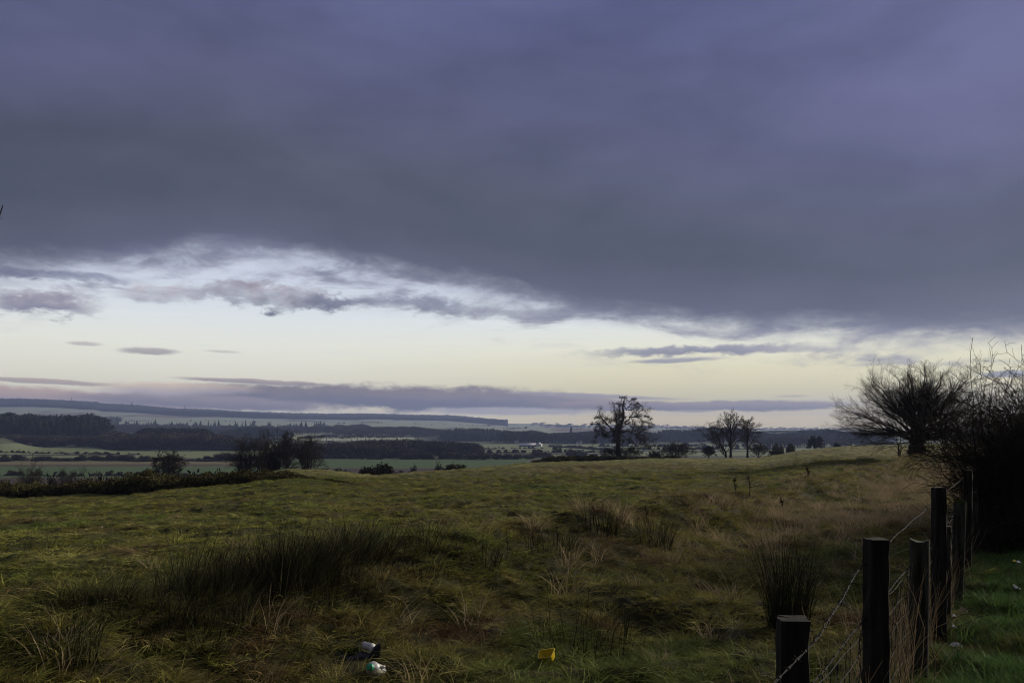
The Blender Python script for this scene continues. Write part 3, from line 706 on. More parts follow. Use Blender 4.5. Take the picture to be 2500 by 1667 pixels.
# ------------------------------------------------------------------ bare trees
def tree(name, base, limbs, levels, lab, cat='tree', grp=None, seed=0, trunk=None, tm='bark', cm='twig', sides=(6, 4, 3, 3, 3), rm=.13):
    """limbs: list of (points (x,y,z) from the base, radius start, radius end); trunk likewise. levels: grow() settings"""
    rg = np.random.default_rng(seed); e = empty(name, base); tag(e, lab, cat, grp)
    if trunk:
        pts, r0, r1 = trunk; P = resample(pts, 14)[None]; R = np.linspace(1, 0, 14)**.8*(r0-r1)+r1
        R = R*(1+.5*np.exp(-np.linspace(0, 14, 14)))
        P = P+rg.normal(size=P.shape)*r1*.12; V, Q = tubes(P, R[None], 12)
        rr = .06*r0*fbm(V[:, 2:3].ravel()*1.2, np.arctan2(V[:, 1], V[:, 0])*2, 3, 3); V[:, :2] *= (1+rr/max(r0, .01))[:, None]
        mesh_np('trunk', V, Q, M[tm], e, smooth=True)
    n = 9; P = np.array([resample(l[0], n) for l in limbs]); R = np.array([np.linspace(l[1], l[2], n) for l in limbs])
    seg = np.linalg.norm(np.diff(P, axis=1), axis=2).mean(1)
    P[:, 1:-1] += rg.normal(size=P[:, 1:-1].shape)*seg[:, None, None]*.13
    parts = [tubes(P, R, sides[0])]; cp, cr = P, R
    for i, lv in enumerate(levels):
        P2, R2 = grow(rg, cp, cr, **lv)
        R2 = np.maximum(R2, rm*base[1]/F*(1.25-.12*i))
        parts.append(tubes(P2, R2, sides[min(i+1, len(sides)-1)])); cp, cr = P2, R2
    V, Q = join(parts); mesh_np('crown', V, Q, M[cm], e); return e
def lv(m, ang, ratio, **k): return dict(m=m, ang=ang, ratio=ratio, **k)

# the gnarled oak in mid field, limb by limb
OD = 186.0; ox, oy, oz = at(1510, OD, -.3)
KO = OD/F*(180/1485.)              # metres per pixel of the close-up it was measured in
def OK_(pts, seed):
    rg = np.random.default_rng(seed); y = 0; dr = rg.choice([-1, 1])*(.25+.5*rg.random()); out = []
    for i, (a, b) in enumerate(pts):
        if i: y += dr*hypot(a-pts[i-1][0], b-pts[i-1][1])*KO
        out.append(((a-597)*KO, y, (1440-b)*KO+.3))
    return out
oak_l = [([(605,1000),(520,965),(400,965),(330,930),(280,900),(210,940),(180,1020),(130,1100)],26,5),
 ([(290,905),(230,860),(180,860),(90,840)],13,4),([(340,935),(300,960),(275,975)],10,4),([(290,905),(275,850),(260,800),(200,780)],11,3),
 ([(640,910),(540,890),(460,830),(400,760),(370,690),(310,630),(265,570),(260,490),(230,430)],32,7),
 ([(400,760),(330,700),(250,720),(130,720),(60,740)],16,4),([(265,570),(200,600),(110,610)],10,3),
 ([(650,820),(580,740),(575,680),(570,560),(580,480),(540,400),(580,310)],28,6),([(570,600),(480,650),(400,640),(340,570)],14,4),
 ([(600,830),(500,800),(420,830)],18,5),([(745,600),(670,540),(640,460),(610,400),(640,330)],20,5),([(765,450),(700,360),(640,310),(560,330)],18,4),
 ([(720,700),(690,620),(660,540),(690,470)],14,4),
 ([(740,680),(810,640),(830,570),(930,570),(1050,530),(1100,440),(1180,430),(1240,500)],26,4),([(1050,530),(1120,560),(1180,600),(1240,600)],9,3),
 ([(790,450),(860,440),(920,400),(1000,390),(1080,350)],18,4),([(770,400),(850,340),(940,310),(1030,330)],14,4),([(800,270),(870,240),(960,210)],11,3),([(800,270),(740,200),(640,190)],11,3),
 ([(690,900),(760,840),(830,830),(880,900),(1000,920),(1090,950),(1200,1000),(1290,1050),(1380,1100)],30,4),
 ([(1000,920),(1080,870),(1130,800),(1200,760),(1300,790)],14,3),([(730,720),(810,730),(850,790),(900,870),(940,960),(960,1060),(970,1150)],17,4),
 ([(690,960),(760,1040),(850,1090),(950,1130)],14,4),([(1090,950),(1120,1060),(1160,1150),(1200,1220)],12,3),([(940,960),(1040,1060),(1120,1110),(1180,1200)],12,3),
 ([(580,1020),(500,1050),(480,1110)],10,4),([(840,590),(900,660),(950,760),(1000,800),(1080,840)],14,3),([(870,580),(980,610),(1060,670),(1150,700),(1230,720)],13,3),
 ([(610,900),(590,960),(560,1060),(570,1180)],9,4),([(660,800),(720,760),(770,700),(900,740)],14,4),([(500,880),(490,930),(520,960)],8,3)]
limbs = [(OK_(p, i), a*KO/2*1.15, b*KO/2*1.2) for i, (p, a, b) in enumerate(oak_l)]
for k in range(7):                                       # limbs reaching towards and away from the viewer
    h = (3.8+.95*k); s = 1 if k % 2 else -1
    limbs.append(([(.1, 0, h), (.6*s, s*1.6, h+1.0), (-.4, s*3.4, h+1.3), (.5, s*(5-.3*k), h+1.2)], .14, .04))
tree('oak_tree', (ox, oy, oz), limbs, [lv(15, .85, .27, n=5, up=.12, wig=.36, tmin=.20, rk=.55), lv(9, .85, .55, n=4, up=.05, wig=.35, tmin=.12, rk=.6), lv(5, .9, .7, n=4, up=0, wig=.30, tmin=.1, rk=.75, tip=.4)],
     'great gnarled leafless oak standing alone on the brow of the field', grp=None, seed=3,
     trunk=(OK_([(600,1455),(605,1250),(620,1100),(640,950),(650,820),(718,712),(760,600),(775,450),(760,340),(800,265),(815,190)], 99), 52*KO, 9*KO), rm=.10)

# the wide fan-shaped tree beyond the hedge end
FD = 62.0; bx, by, bz = at(2240, FD, -.25); KF = FD/F
rg = np.random.default_rng(21); limbs = []
for k in range(84):
    th = radians(-104+208*(k+.5+.5*rg.normal())/84); ph = rg.uniform(-1, 1)*1.05     # angle in the picture plane, and depth
    R_ = np.interp(abs(th)*57.3, [0, 45, 75, 95, 105], [146, 170, 200, 186, 150])*KF*(.62+.42*rg.random()**.6)*(1-.15*abs(ph))
    if th > 0: R_ *= np.interp(th*57.3, [0, 40, 90], [1.02, 1.05, .98])
    d1 = unit(np.array([sin(th), sin(ph)*.85, max(cos(th), -.16)+.04]))
    z0 = (1.9+.9*rg.random()) if abs(th) > 1.2 else 2.4+.9*rg.random(); pts = [np.array([sin(th)*.35, sin(ph)*.3, z0])]
    d = unit(d1+np.array([0, 0, .25])); sg = R_/8
    for q in range(8):
        d = unit(d*.8+d1*.3+.085*rg.normal(size=3)+np.array([0, 0, -.02+.012*q])); pts.append(pts[-1]+d*sg)
    limbs.append((pts, .040+.060*rg.random()**2, .018))
tree('fan_crowned_tree', (bx, by, bz), limbs, [lv(12, .55, .38, n=6, up=.08, wig=.20, tmin=.15, rk=.5, curl=.02), lv(9, .65, .45, n=5, up=.10, wig=.24, tmin=.12, rk=.55, curl=.03, tip=.4), lv(4, .6, .5, n=4, up=.08, wig=.18, tmin=.1, rk=.7, curl=.03, tip=.6)],
     'wide leafless fan-shaped tree on a short thick trunk, left of the hedge', seed=5, trunk=([(0,0,0),(.03,0,.8),(.0,.05,1.7),(.05,0,2.5),(.1,0,3.2)], .80, .50), rm=.105)
tree('young_sapling', at(2199, 60, -.1), [([(0,0,.2),(-.15,.1,1.2),(-.3,.1,2.2)], .07, .02), ([(0,0,.1),(.2,0,.6),(.55,0,1.0)], .05, .02), ([(0,0,.4),(.1,.2,1.5),(.15,.3,2.6)], .05, .015)],
     [lv(7, .6, .4, up=.1), lv(5, .6, .5, n=4)], 'thin dark sapling under the left side of the fan-shaped tree', seed=8, trunk=([(0,0,-.1),(0,0,.3),(-.05,0,.8)], .08, .05))

def generic(name, px, D, hpx, wpx, lab, seed, style='round', grp=None, cat='tree', multi=1, dens=1.0, tw=.6, lean=0.0, cm='twig', trk=.028, top=None):
    return generic_(name, px, D, hpx, wpx, lab, seed, style, grp, cat, multi, dens, tw, lean, cm, trk, top)
def generic_(name, px, D, hpx, wpx, lab, seed, style='round', grp=None, cat='tree', multi=1, dens=1.0, tw=.6, lean=0.0, cm='twig', trk=.028, top=None):
    """leafless tree sized from the rows and columns it fills; style steers the spread"""
    rg = np.random.default_rng(seed); h = hpx*D/F; w = wpx*D/F/2; limbs = []; x, y, z = at(px, D, -.15)
    if top is not None: h = CZ+(HY-top)/F*D-z
    r0 = h*trk; n = int(12*dens)
    for k in range(n):
        a = 2*pi*(k*.618+.1*rg.random()); t = (k+.5)/n
        el = {'round': .25+1.15*t**1.0, 'fan': .5+.9*t, 'flat': -.05+.5*t, 'column': .9+.5*t}[style]
        zs = h*({'round': .18+.42*t, 'fan': .12+.15*t, 'flat': .45+.35*t, 'column': .08+.5*t}[style])
        Lh = w*(1.0 if style != 'fan' else .95)*(cos(el) if style != 'column' else .6)/max(cos(.3), .1); Lv = (h*.98-zs)*sin(el)*.95
        p = [np.array([lean*zs, 0, zs])]; tgt = np.array([cos(a)*Lh+lean*(zs+Lv), sin(a)*Lh, zs+Lv])
        for q in range(1, 6): f = q/5.; p.append(p[0]*(1-f)+tgt*f+np.array([0, 0, .10*h*sin(pi*f)*(1 if style != 'fan' else -.4)])+rg.normal(size=3)*h*.018)
        limbs.append((p, r0*.42*(1-.4*t), r0*.1))
    if multi > 1:
        for k in range(multi-1):
            a = rg.random()*6.28; limbs.append(([(0,0,0),(cos(a)*w*.25,sin(a)*w*.2,h*.3),(cos(a)*w*.6,sin(a)*w*.5,h*.62),(cos(a)*w*.8,sin(a)*w*.6,h*.86)], r0*.7, r0*.12))
    mt = max(.004, tw*D/F*.5)     # keep the finest twigs about as fine as they look in daylight at that distance
    e = tree(name, (x, y, z), limbs, [lv(7, .7, .42, n=5, up=.15, wig=.2, rk=.55, tmin=.2), lv(6, .7, .55, n=4, up=.1, wig=.2, rk=.7, tip=.4, tmin=.1), lv(3, .7, .55, n=3, up=.1, wig=.2, rk=.85, tip=.5, tmin=.1)],
         lab, cat, grp, seed, trunk=([(0,0,0),(0,0,h*.2),(lean*h*.45,0,h*.45),(lean*h*.75,.02*h,h*.76)], r0, r0*.3), cm=cm, rm=.28 if tw > .8 else .16 if tw > .65 else .16)
    return e
GT = 'bare trees on the brow right of the oak'
generic('field_tree', 1784, 228, 114, 84, 'tallest of the three bare trees right of the oak', 31, 'round', GT, dens=1.3)
generic('field_tree', 1772, 230, 92, 96, 'bare tree leaning left, touching the tallest of the three', 32, 'fan', GT, lean=-.34)
generic('field_tree', 1825, 226, 98, 72, 'rightmost of the three bare trees right of the oak', 33, 'round', GT, dens=1.4)
generic('thicket', 1650, 212, 40, 96, 'dark rounded thicket between the oak and the three bare trees', 34, 'fan', cat='bush', multi=4, dens=2.2)
generic('thicket', 1729, 222, 30, 36, 'small dark round bush at the foot of the leaning bare tree', 35, 'round', cat='bush', multi=4, dens=2.2)
generic('thicket', 1600, 210, 22, 50, 'low twiggy bush right of the oak trunk', 36, 'fan', cat='bush', multi=3, dens=1.6)
generic('thicket', 1538, 187, 30, 66, 'low twiggy bush against the right side of the oak trunk', 37, 'round', cat='bush', multi=4, dens=1.5)
generic('thicket', 1487, 189, 30, 50, 'low twiggy bush against the left side of the oak trunk', 38, 'round', cat='bush', multi=4, dens=1.3)
generic('thicket', 1852, 224, 34, 60, 'low scrubby bush at the foot of the rightmost bare tree', 39, 'round', cat='bush', multi=4, dens=1.2)
GC = 'bare trees in the dark clump behind the gorse'
for i, (px, hp, wp, st, d, lb) in enumerate([(598,1080,72,'round',150,'leftmost tree of the dark clump behind the gorse'),(648,1068,80,'round',156,'tree left of centre in the dark clump behind the gorse'),
     (672,1086,60,'fan',148,'shorter tree in the middle of the dark clump behind the gorse'),(702,1063,76,'round',152,'tallest tree of the dark clump, with a fork of light through it'),(752,1067,88,'round',150,'rightmost and densest tree of the dark clump')]):
    generic('clump_tree', px, d, 90, wp*.86, lb, 50+i, 'fan' if i != 3 else 'round', GC, dens=1.5, multi=2, tw=.66, top=hp-5)
generic('cedar_like_tree', 412, 150, 72, 62, 'single dark flat-topped tree above the gorse, left of the clump', 61, 'flat', dens=2.2, tw=.9, top=1103)
generic('bare_tree', 64, 150, 60, 70, 'thin open bare tree above the gorse near the left edge', 62, 'fan', dens=.8, multi=3, top=1142)
generic('bare_tree', 84, 152, 44, 40, 'smaller bare tree touching the thin one near the left edge', 63, 'fan', dens=.8, multi=2, top=1150)
generic('bare_tree', 165, 150, 42, 62, 'low bare tree beside a dark bush above the gorse', 64, 'fan', dens=1.3, multi=2, top=1150)
rx_, ry_, rz_ = at(-210, 8.0, -.1)
def RT(pts): return [((a+210)/F*8, .05*i, CZ+(HY-b)/F*8-rz_) for i, (a, b) in enumerate(pts)]
tree('roadside_tree', (rx_, ry_, rz_), [(RT([(-210,900),(-160,760),(-95,610),(-50,540),(-24,488)]), .022, .005), (RT([(-60,560),(-38,535),(-30,512)]), .007, .004), (RT([(-210,800),(-250,600),(-330,420)]), .022, .006), (RT([(-210,700),(-200,500),(-170,330)]), .022, .006), (RT([(-210,1000),(-300,850),(-380,700)]), .022, .006)],
     [lv(4, .6, .05, n=4, up=.2, wig=.15, tmin=.45)], 'thin tree just outside the left edge, one dark twig tip showing against the sky', seed=66, trunk=(RT([(-210,1480),(-205,1200),(-212,900),(-208,650)]), .06, .03))

# ------------------------------------------------------------------ hawthorns of the hedge at the right
def shrub(px, D, h, w, lab, seed, n=22, dens=(7, 4, 3)):
    rg = np.random.default_rng(seed); x, y, z = at(px, D, -.05); limbs = []
    for k in range(n):
        a = rg.random()*2*pi; b0 = np.array([cos(a)*w*.22*rg.random(), sin(a)*w*.22*rg.random(), 0]); el = 1.14+.42*rg.random()
        d = unit(np.array([cos(a)*cos(el), sin(a)*cos(el), sin(el)])); L = h*(.7+.4*rg.random()); p = [b0]
        for q in range(8): d = unit(d+.17*rg.normal(size=3)+np.array([cos(a)*.03, sin(a)*.03, .03])); p.append(p[-1]+d*L/8)
        limbs.append((p, .016*(.5+rg.random()), .004))
    rgt = rg.random()
    return tree('hawthorn', (x, y, z), limbs, [lv(dens[0], .75, .40, n=5, up=.10, wig=.22, tmin=.12, rk=.6), lv(dens[1], .8, .5, n=4, up=.05, wig=.25, tmin=.1, rk=.65, tip=.4), lv(dens[2], .9, .5, n=3, up=.05, wig=.2, tmin=.1, rk=.8, tip=.5)],
        lab, 'hedge shrub', 'hawthorns of the hedge beyond the fence', seed, trunk=([(0,0,-.1),(.01,0,.25),(0,.02,.5)], .05, .03), cm='twig_brown', rm=.42)
shrub(2462, 13.4, 2.4, .7, 'left end shrub of the hedge, leaning over the field side of the fence', 71, 40)
shrub(2498, 12.4, 2.35, 1.0, 'dense leafless hedge shrub behind the last visible fence posts', 72, 24)
shrub(2555, 12.2, 2.4, 1.3, 'dense leafless hedge shrub at the right edge of the picture', 73, 26)
shrub(2610, 12.0, 2.7, 1.3, 'hedge shrub cut off by the right edge of the picture', 74)
shrub(2540, 15.5, 2.5, 1.4, 'hedge shrub second in line behind the dense one', 75, 24)
shrub(2560, 18.0, 2.8, 1.8, 'taller hedge shrub farther along, its twigs topping the hedge', 76, 24)
shrub(2500, 19.0, 2.7, .9, 'thin hedge shrub nearest the fan-shaped tree', 77, 36)
# long whippy shoots rising and arching out of the hedge
def whip(pts, D, lab, r=.011, sd=0, m=6):
    x, y, z = at(pts[0][0], D); P = resample([((a-1250)/F*D-x, .05*i, CZ+(HY-b)/F*D-z) for i, (a, b) in enumerate(pts)], 14)
    rg = np.random.default_rng(sd); P[1:-1] += rg.normal(size=(12, 3))*.012; R = r*np.linspace(1, .25, 14)
    P2, R2 = grow(rg, P[None], R[None], m, .75, .16, 5, .2, .25, .3, .6); P3, R3 = grow(rg, P2, R2, 4, .7, .5, 4, .15, .25, .1, .7)
    V, Q = join([tubes(P[None], R[None], 5), tubes(P2, R2, 3), tubes(P3, R3, 3)]); o = mesh_np('hawthorn_shoot', V, Q, M['twig_brown']); o.location = (x, y, z); tag(o, lab, 'shoot', 'long shoots rising from the hedge')
whip([(2400,1340),(2388,1150),(2386,1000),(2384,910),(2389,860),(2399,818)], 11.9, 'tall crooked shoot standing highest above the hedge', .012, 81, 8)
whip([(2396,1340),(2420,1150),(2425,1010),(2440,930),(2470,905),(2500,890)], 11.8, 'shoot arching to the upper right over the hedge', .010, 82, 8)
whip([(2390,1330),(2350,1230),(2320,1190),(2270,1140),(2236,1115)], 12.2, 'long thin shoot arching left down towards the field', .008, 83, 5)
whip([(2400,1340),(2350,1200),(2310,1100),(2270,1050),(2240,1025)], 12.8, 'shoot reaching left from the hedge towards the fan-shaped tree', .010, 84, 14)
whip([(2410,1340),(2370,1150),(2340,1020),(2330,960),(2365,905)], 12.6, 'curving shoot left of the tallest one', .010, 85, 12)
whip([(2420,1340),(2440,1120),(2450,1000),(2440,950),(2462,918),(2493,905)], 12.1, 'crooked shoot low over the right part of the hedge', .010, 86, 12)
# stems and fallen stalks that make the hedge bottom dark
rg = np.random.default_rng(88); n = 900
px = 2372+228*rg.random(n); D = 11.3+5*rg.random(n)**1.5; X = (px-1250)/F*D; pts = [np.c_[X, D, height(X, D)-.03]]; d = unit(np.c_[rg.normal(size=n)*.28, rg.normal(size=n)*.2, np.ones(n)]); L = .5+.9*rg.random(n)
for q in range(5): d = unit(d+.2*rg.normal(size=d.shape)); pts.append(pts[-1]+d*L[:, None]/5)
V, Q = tubes(np.stack(pts, 1), np.outer(.0065*(.4+rg.random(n)), [1, .85, .7, .6, .5, .3]), 3)
C = np.repeat(np.stack(pts[:4], 1).reshape(-1, 3), 3, 0); C = C+rg.normal(size=C.shape)*.06; V2, Q2 = flakes(rg, C, rg.normal(size=C.shape), np.full(len(C), .035), .5)
V, Q = join([(V, Q), (V2, Q2)]); o = mesh_np('hedge_bottom', V, Q, M['twig']); tag(o, 'dark tangle of dead stalks and bramble filling the hedge bottom', 'undergrowth', kind='stuff')

# ------------------------------------------------------------------ gorse
def gorse_mesh(seed, link=False):
    rg = np.random.default_rng(seed); n = 46; a = rg.random(n)*2*pi; r = np.sqrt(rg.random(n)); hh = 1-.38*r**2
    ce = np.c_[np.cos(a)*r*.9, np.sin(a)*r*.9, hh*(.25+.55*rg.random(n))]; rad = .20+.16*rg.random(n)
    m = 190; d = unit(rg.normal(size=(n, m, 3))); d[..., 2] = np.abs(d[..., 2])*1.0-.15; C = ce[:, None]+d*rad[:, None, None]*(.7+.35*rg.random((n, m, 1)))
    C = C.reshape(-1, 3); N = d.reshape(-1, 3)+np.array([0, 0, .5]); V, Q = flakes(rg, C, N, np.full(len(C), .055), .6)
    return V, Q
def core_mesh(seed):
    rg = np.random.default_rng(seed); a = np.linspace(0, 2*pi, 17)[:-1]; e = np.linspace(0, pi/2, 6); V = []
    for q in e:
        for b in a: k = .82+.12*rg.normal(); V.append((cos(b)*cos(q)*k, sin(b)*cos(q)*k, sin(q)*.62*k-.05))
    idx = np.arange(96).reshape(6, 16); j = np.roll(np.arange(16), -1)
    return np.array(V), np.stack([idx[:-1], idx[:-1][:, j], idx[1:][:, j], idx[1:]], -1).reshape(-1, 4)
GM = []
for i in range(5):
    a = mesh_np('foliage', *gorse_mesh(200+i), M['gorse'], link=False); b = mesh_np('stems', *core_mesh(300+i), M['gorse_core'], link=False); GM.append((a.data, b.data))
GN_ = [0]
def gorse(px, py, D, wpx, hpx, lab, grp, deep=1.2, name='gorse_bush'):
    i = GN_[0]; GN_[0] += 1; rg = random.Random(i); x = (px-1250)/F*D; z = CZ+(HY-py)/F*D
    zg = H1(x, D); top = z+hpx*D/F; z = min(zg, z)-.1
    e = empty(name, (x, D, z), rg.random()*6.28); w = wpx*D/F/2; e.scale = (w, w*deep, max((top-z)/.98, .2)); tag(e, lab, 'gorse bush' if name == 'gorse_bush' else 'bush', grp)
    fa, fb = GM[i % 5]
    for nm, me in (('foliage', fa), ('stems', fb)):
        o = bpy.data.objects.new(nm, me); COL.objects.link(o); o.parent = e
def ordn(i): return ['first','second','third','fourth','fifth','sixth','seventh','eighth','ninth','tenth','eleventh','twelfth','thirteenth','fourteenth','fifteenth','sixteenth','seventeenth','eighteenth','nineteenth','twentieth','twenty-first','twenty-second','twenty-third','twenty-fourth','twenty-fifth','twenty-sixth','twenty-seventh','twenty-eighth','twenty-ninth','thirtieth'][i]
rg = random.Random(4)
front = [(x, float(np.interp(x, [-40,0,250,400,560,700,790], [1228,1222,1210,1196,1188,1184,1186]))) for x in range(-30, 800, 46)]
for i, (px, py) in enumerate(front):
    D = float(np.interp(px, [0, 400, 800], [66, 62, 47])); hp = rg.uniform(32, 42)*(1 if px < 430 else .9) if px < 740 else 17
    gorse(px+rg.uniform(-8, 8), py, D, rg.uniform(70, 100), hp, 'gorse bush, %s from the left in the front row of the long dark bank' % ordn(i), 'gorse bushes of the long bank at the field edge')
back = [(0,1222,50),(58,1218,38),(120,1216,32),(185,1214,34),(250,1209,32),(300,1205,34),(352,1200,52),(395,1196,42),(450,1190,22),(500,1188,28),(545,1186,28),(592,1184,36),(640,1184,40),(690,1184,34),(735,1184,24)]
for i, (px, py, hp) in enumerate(back):
    D = float(np.interp(px, [0, 400, 800], [71, 68, 52]))
    gorse(px, py, D, 88, hp, ('tallest gorse bush of the long dark bank, left of the flat-topped tree' if px == 352 else 'gorse bush, %s from the left in the back row of the long dark bank' % ordn(i)), 'gorse bushes of the long bank at the field edge')
for i, (px, py, wp, hp) in enumerate([(1316,1129,40,8),(1345,1127,46,14),(1378,1125,44,15),(1410,1125,48,13),(1445,1124,46,14),(1480,1123,46,12),(1520,1122,50,10),(1560,1122,50,9),(1598,1121,40,8),(1640,1120,50,9)]):
    D = 165+i*3.; gorse(px, py, D, wp, hp, 'low dark scrub mound, %s from the left on the brow round the oak' % ordn(i), 'low scrub mounds on the brow', name='scrub_mound')
for i, (px, py, wp, hp, D) in enumerate([(1888,1119,40,8,262),(1920,1119,46,10,262),(1955,1119,44,10,262),(1985,1119,42,11,262),(2012,1118,44,13,262),(1963,1106,24,8,300),(1895,1110,34,12,280),(1898,1093,26,14,330),(1930,1093,22,10,330)]):
    gorse(px, py, D, wp, hp, ['low scrub mound, %s from the left in the dark line under the far brow' % ordn(i), 'small lone dark mound above the dark line of scrub', 'upright scrub at the left end of the dark scrub line','dark square-topped bush on the far brow','fainter bush beside the square-topped one'][0 if i < 5 else i-4], 'scrub on the far brow at the right', name='scrub_mound')

# ------------------------------------------------------------------ far trees and woods
def conifer(r, h=1.0, w=.17):
    parts = []; n = 15
    for k in range(n):
        t = k/n; z = .06+.92*t; rad = w*(1-t)**.8*(.8+.35*r.random()); m = 14
        a = r.random()*6.28+np.arange(m)*2*pi/m+r.normal(size=m)*.1; R_ = rad*(.75+.5*r.random(m))
        A_ = np.c_[np.cos(a)*.01, np.sin(a)*.01, np.full(m, z+.07)]; B = np.c_[np.cos(a-.28)*R_, np.sin(a-.28)*R_, np.full(m, z-.03)]; Cc = np.c_[np.cos(a)*R_*1.25, np.sin(a)*R_*1.25, np.full(m, z-.045)]; Dd = np.c_[np.cos(a+.28)*R_, np.sin(a+.28)*R_, np.full(m, z-.03)]
        parts.append((np.stack([A_, B, Cc, Dd], 1).reshape(-1, 3), np.arange(m*4).reshape(m, 4)))
    parts.append(tubes(np.array([[[0, 0, -.1], [0, 0, .5], [0, 0, 1.0]]]), np.array([[.014, .010, .002]]), 5)); return join(parts)
def broad(r, tr=.22, dens=520, sz=.055, flat=1.0):
    n = 16; a = r.random(n)*6.28; el = np.arcsin(r.random(n)*1.3-.3); ce = np.c_[np.cos(a)*np.cos(el)*.26, np.sin(a)*np.cos(el)*.26, .62+np.sin(el)*.24*flat]; k = r.integers(0, n, dens)
    C = ce[k]+r.normal(size=(dens, 3))*np.array([.075, .075, .06]); N = unit(C-np.array([0, 0, .4])); V, Q = flakes(r, C, N, np.full(dens, sz), .6)
    li = [np.array([[0, 0, -.1], [0, 0, .3], [0, 0, .6]])]; li += [np.array([[0, 0, .25], c*.5+np.array([0, 0, .15]), c]) for c in ce]
    R_ = np.array([[.022, .018, .01]]+[[.011, .007, .003]]*n); return join([(V, Q), tubes(np.array(li), R_, 4)])
def bushm(r, dens=1300, sz=.085):
    n = 12; a = r.random(n)*6.28; ce = np.c_[np.cos(a)*.32*r.random(n), np.sin(a)*.32*r.random(n), .2+.5*r.random(n)]; k = r.integers(0, n, dens)
    C = ce[k]+r.normal(size=(dens, 3))*.12; C[:, 2] = np.abs(C[:, 2]); return flakes(r, C, unit(C+np.array([0, 0, .1])), np.full(dens, sz), .6)
pc_ = protos('conifer', 4, lambda r: conifer(r, w=.13+.07*r.random()), M['conifer'])
pb_ = protos('bare_broadleaf', 4, broad, M['decid'])
pe_ = protos('plantation_tree', 3, lambda r: broad(r, dens=620, sz=.07), M['evergreen'])
pu_ = protos('bush', 3, bushm, M['decid'])
def wood(name, lab, pr, n, x0, x1, D0, D1, h0, h1, seed, top=None, wide=1.0, cat='wood'):
    """a far wood that reads as one mass; top(px) caps the height by the row its outline reaches"""
    rg = np.random.default_rng(seed); px = x0+(x1-x0)*rg.random(n); D = D0+(D1-D0)*rg.random(n); X = (px-1250)/F*D; Z = height(X, D)-.5
    h = h0+(h1-h0)*np.clip(.5+.9*fbm(px/14., D/120., seed, 3)+.35*rg.normal(size=n), 0, 1.15)
    if top is not None:
        tp = np.interp(px, [t[0] for t in top], [t[1] for t in top]); lim = CZ+(HY-tp)/F*D-Z; h = np.clip(np.minimum(h, lim*(.9+.14*rg.random(n))), 2.5, None)
    w = h*wide*(.9+.35*rg.random(n)); w = np.maximum(w, h1*wide*.55)
    o = scatter(name, pr, np.c_[X, D, Z], np.c_[0*px, 0*px, rg.random(n)*6.28], np.c_[w, w, h], rg.integers(0, len(pr), n)); return tag(o, lab, cat, kind='stuff')
wood('conifer_wood', 'dark conifer wood with spiky tops at the left edge of the valley', pc_+pe_[:1], 480, -260, 262, 1150, 1480, 19, 30, 1, wide=1.3)
wood('wood_edge', 'bare woodland filling the foot of the conifer wood', pb_+pu_, 700, -260, 300, 985, 1250, 11, 16, 2, wide=1.2, top=[(-300,1060),(0,1062),(150,1065),(300,1062)])
wood('bare_wood', 'bare brown woodland right of the conifer wood', pb_+pu_, 900, 262, 640, 960, 1380, 13, 19, 3, wide=1.2, top=[(262,1044),(330,1050),(560,1062),(640,1072)])
wood('dark_plantation', 'dense flat-topped dark plantation rising out of the bare woodland', pe_, 300, 352, 528, 1150, 1420, 20, 26, 4, wide=1.15, top=[(352,1046),(500,1048),(528,1066)])
wood('hill_wood', 'rounded dark wood on a low hill behind the clump of trees', pe_, 420, 545, 712, 1800, 2150, 16, 24, 5, wide=1.2, top=[(545,1053),(600,1043),(680,1045),(712,1058)])
wood('long_wood', 'long low dark wood in the middle of the valley', pe_+pu_, 700, 770, 1172, 800, 960, 12, 18, 6, wide=1.25, top=[(770,1088),(900,1076),(1000,1075),(1100,1080),(1160,1083),(1174,1094)])
wood('brown_wood', 'brownish bare wood at the left half of the long low wood', pb_+pu_, 560, 690, 1010, 720, 860, 9, 14, 7, wide=1.3, top=[(690,1085),(850,1080),(1010,1094)])
wood('pine_wood', 'spiky-topped pine wood in mist near the middle of the valley', pc_, 380, 1075, 1252, 1750, 2050, 20, 33, 8, wide=1.5, top=[(1075,1051),(1120,1043),(1200,1044),(1252,1052)])
wood('misty_woods', 'misty belt of trees beyond the far row of single trees', pb_, 500, 820, 1090, 2050, 2450, 14, 24, 9, wide=1.5, top=[(820,1048),(900,1042),(1000,1040),(1090,1050)])
wood('misty_treeline', 'faint treeline with taller firs across the left of the valley', pc_, 260, 230, 800, 2500, 2900, 6, 34, 10, wide=1.2)
wood('misty_woodland', 'pale blue woodland belt behind the bare brown wood', pb_, 900, 250, 900, 2250, 2800, 12, 22, 11, wide=1.7)
wood('far_left_trees', 'faint misty trees below the forest hill at the far left', pb_, 260, -200, 290, 2900, 3500, 16, 34, 12, wide=1.3)
wood('village_woods', 'dark tree belt behind the village and the long farm shed', pb_, 700, 1235, 1480, 1500, 2150, 14, 24, 13, wide=1.5, top=[(1235,1052),(1300,1050),(1340,1058),(1400,1055),(1480,1052)])
wood('woods_behind_oak', 'dark wood behind the big oak', pe_, 480, 1400, 1600, 1500, 1950, 16, 26, 14, wide=1.4, top=[(1400,1060),(1450,1052),(1540,1050),(1600,1058)])
wood('fir_wood', 'fir wood between the oak and the bare trees on the brow', pc_, 220, 1605, 1690, 1650, 1900, 22, 34, 15, wide=1.5, top=[(1605,1052),(1640,1046),(1690,1050)])
wood('right_woods', 'misty woods behind the three bare trees', pe_, 420, 1690, 1860, 1650, 2000, 18, 30, 16, wide=1.4, top=[(1690,1050),(1740,1044),(1860,1056)])
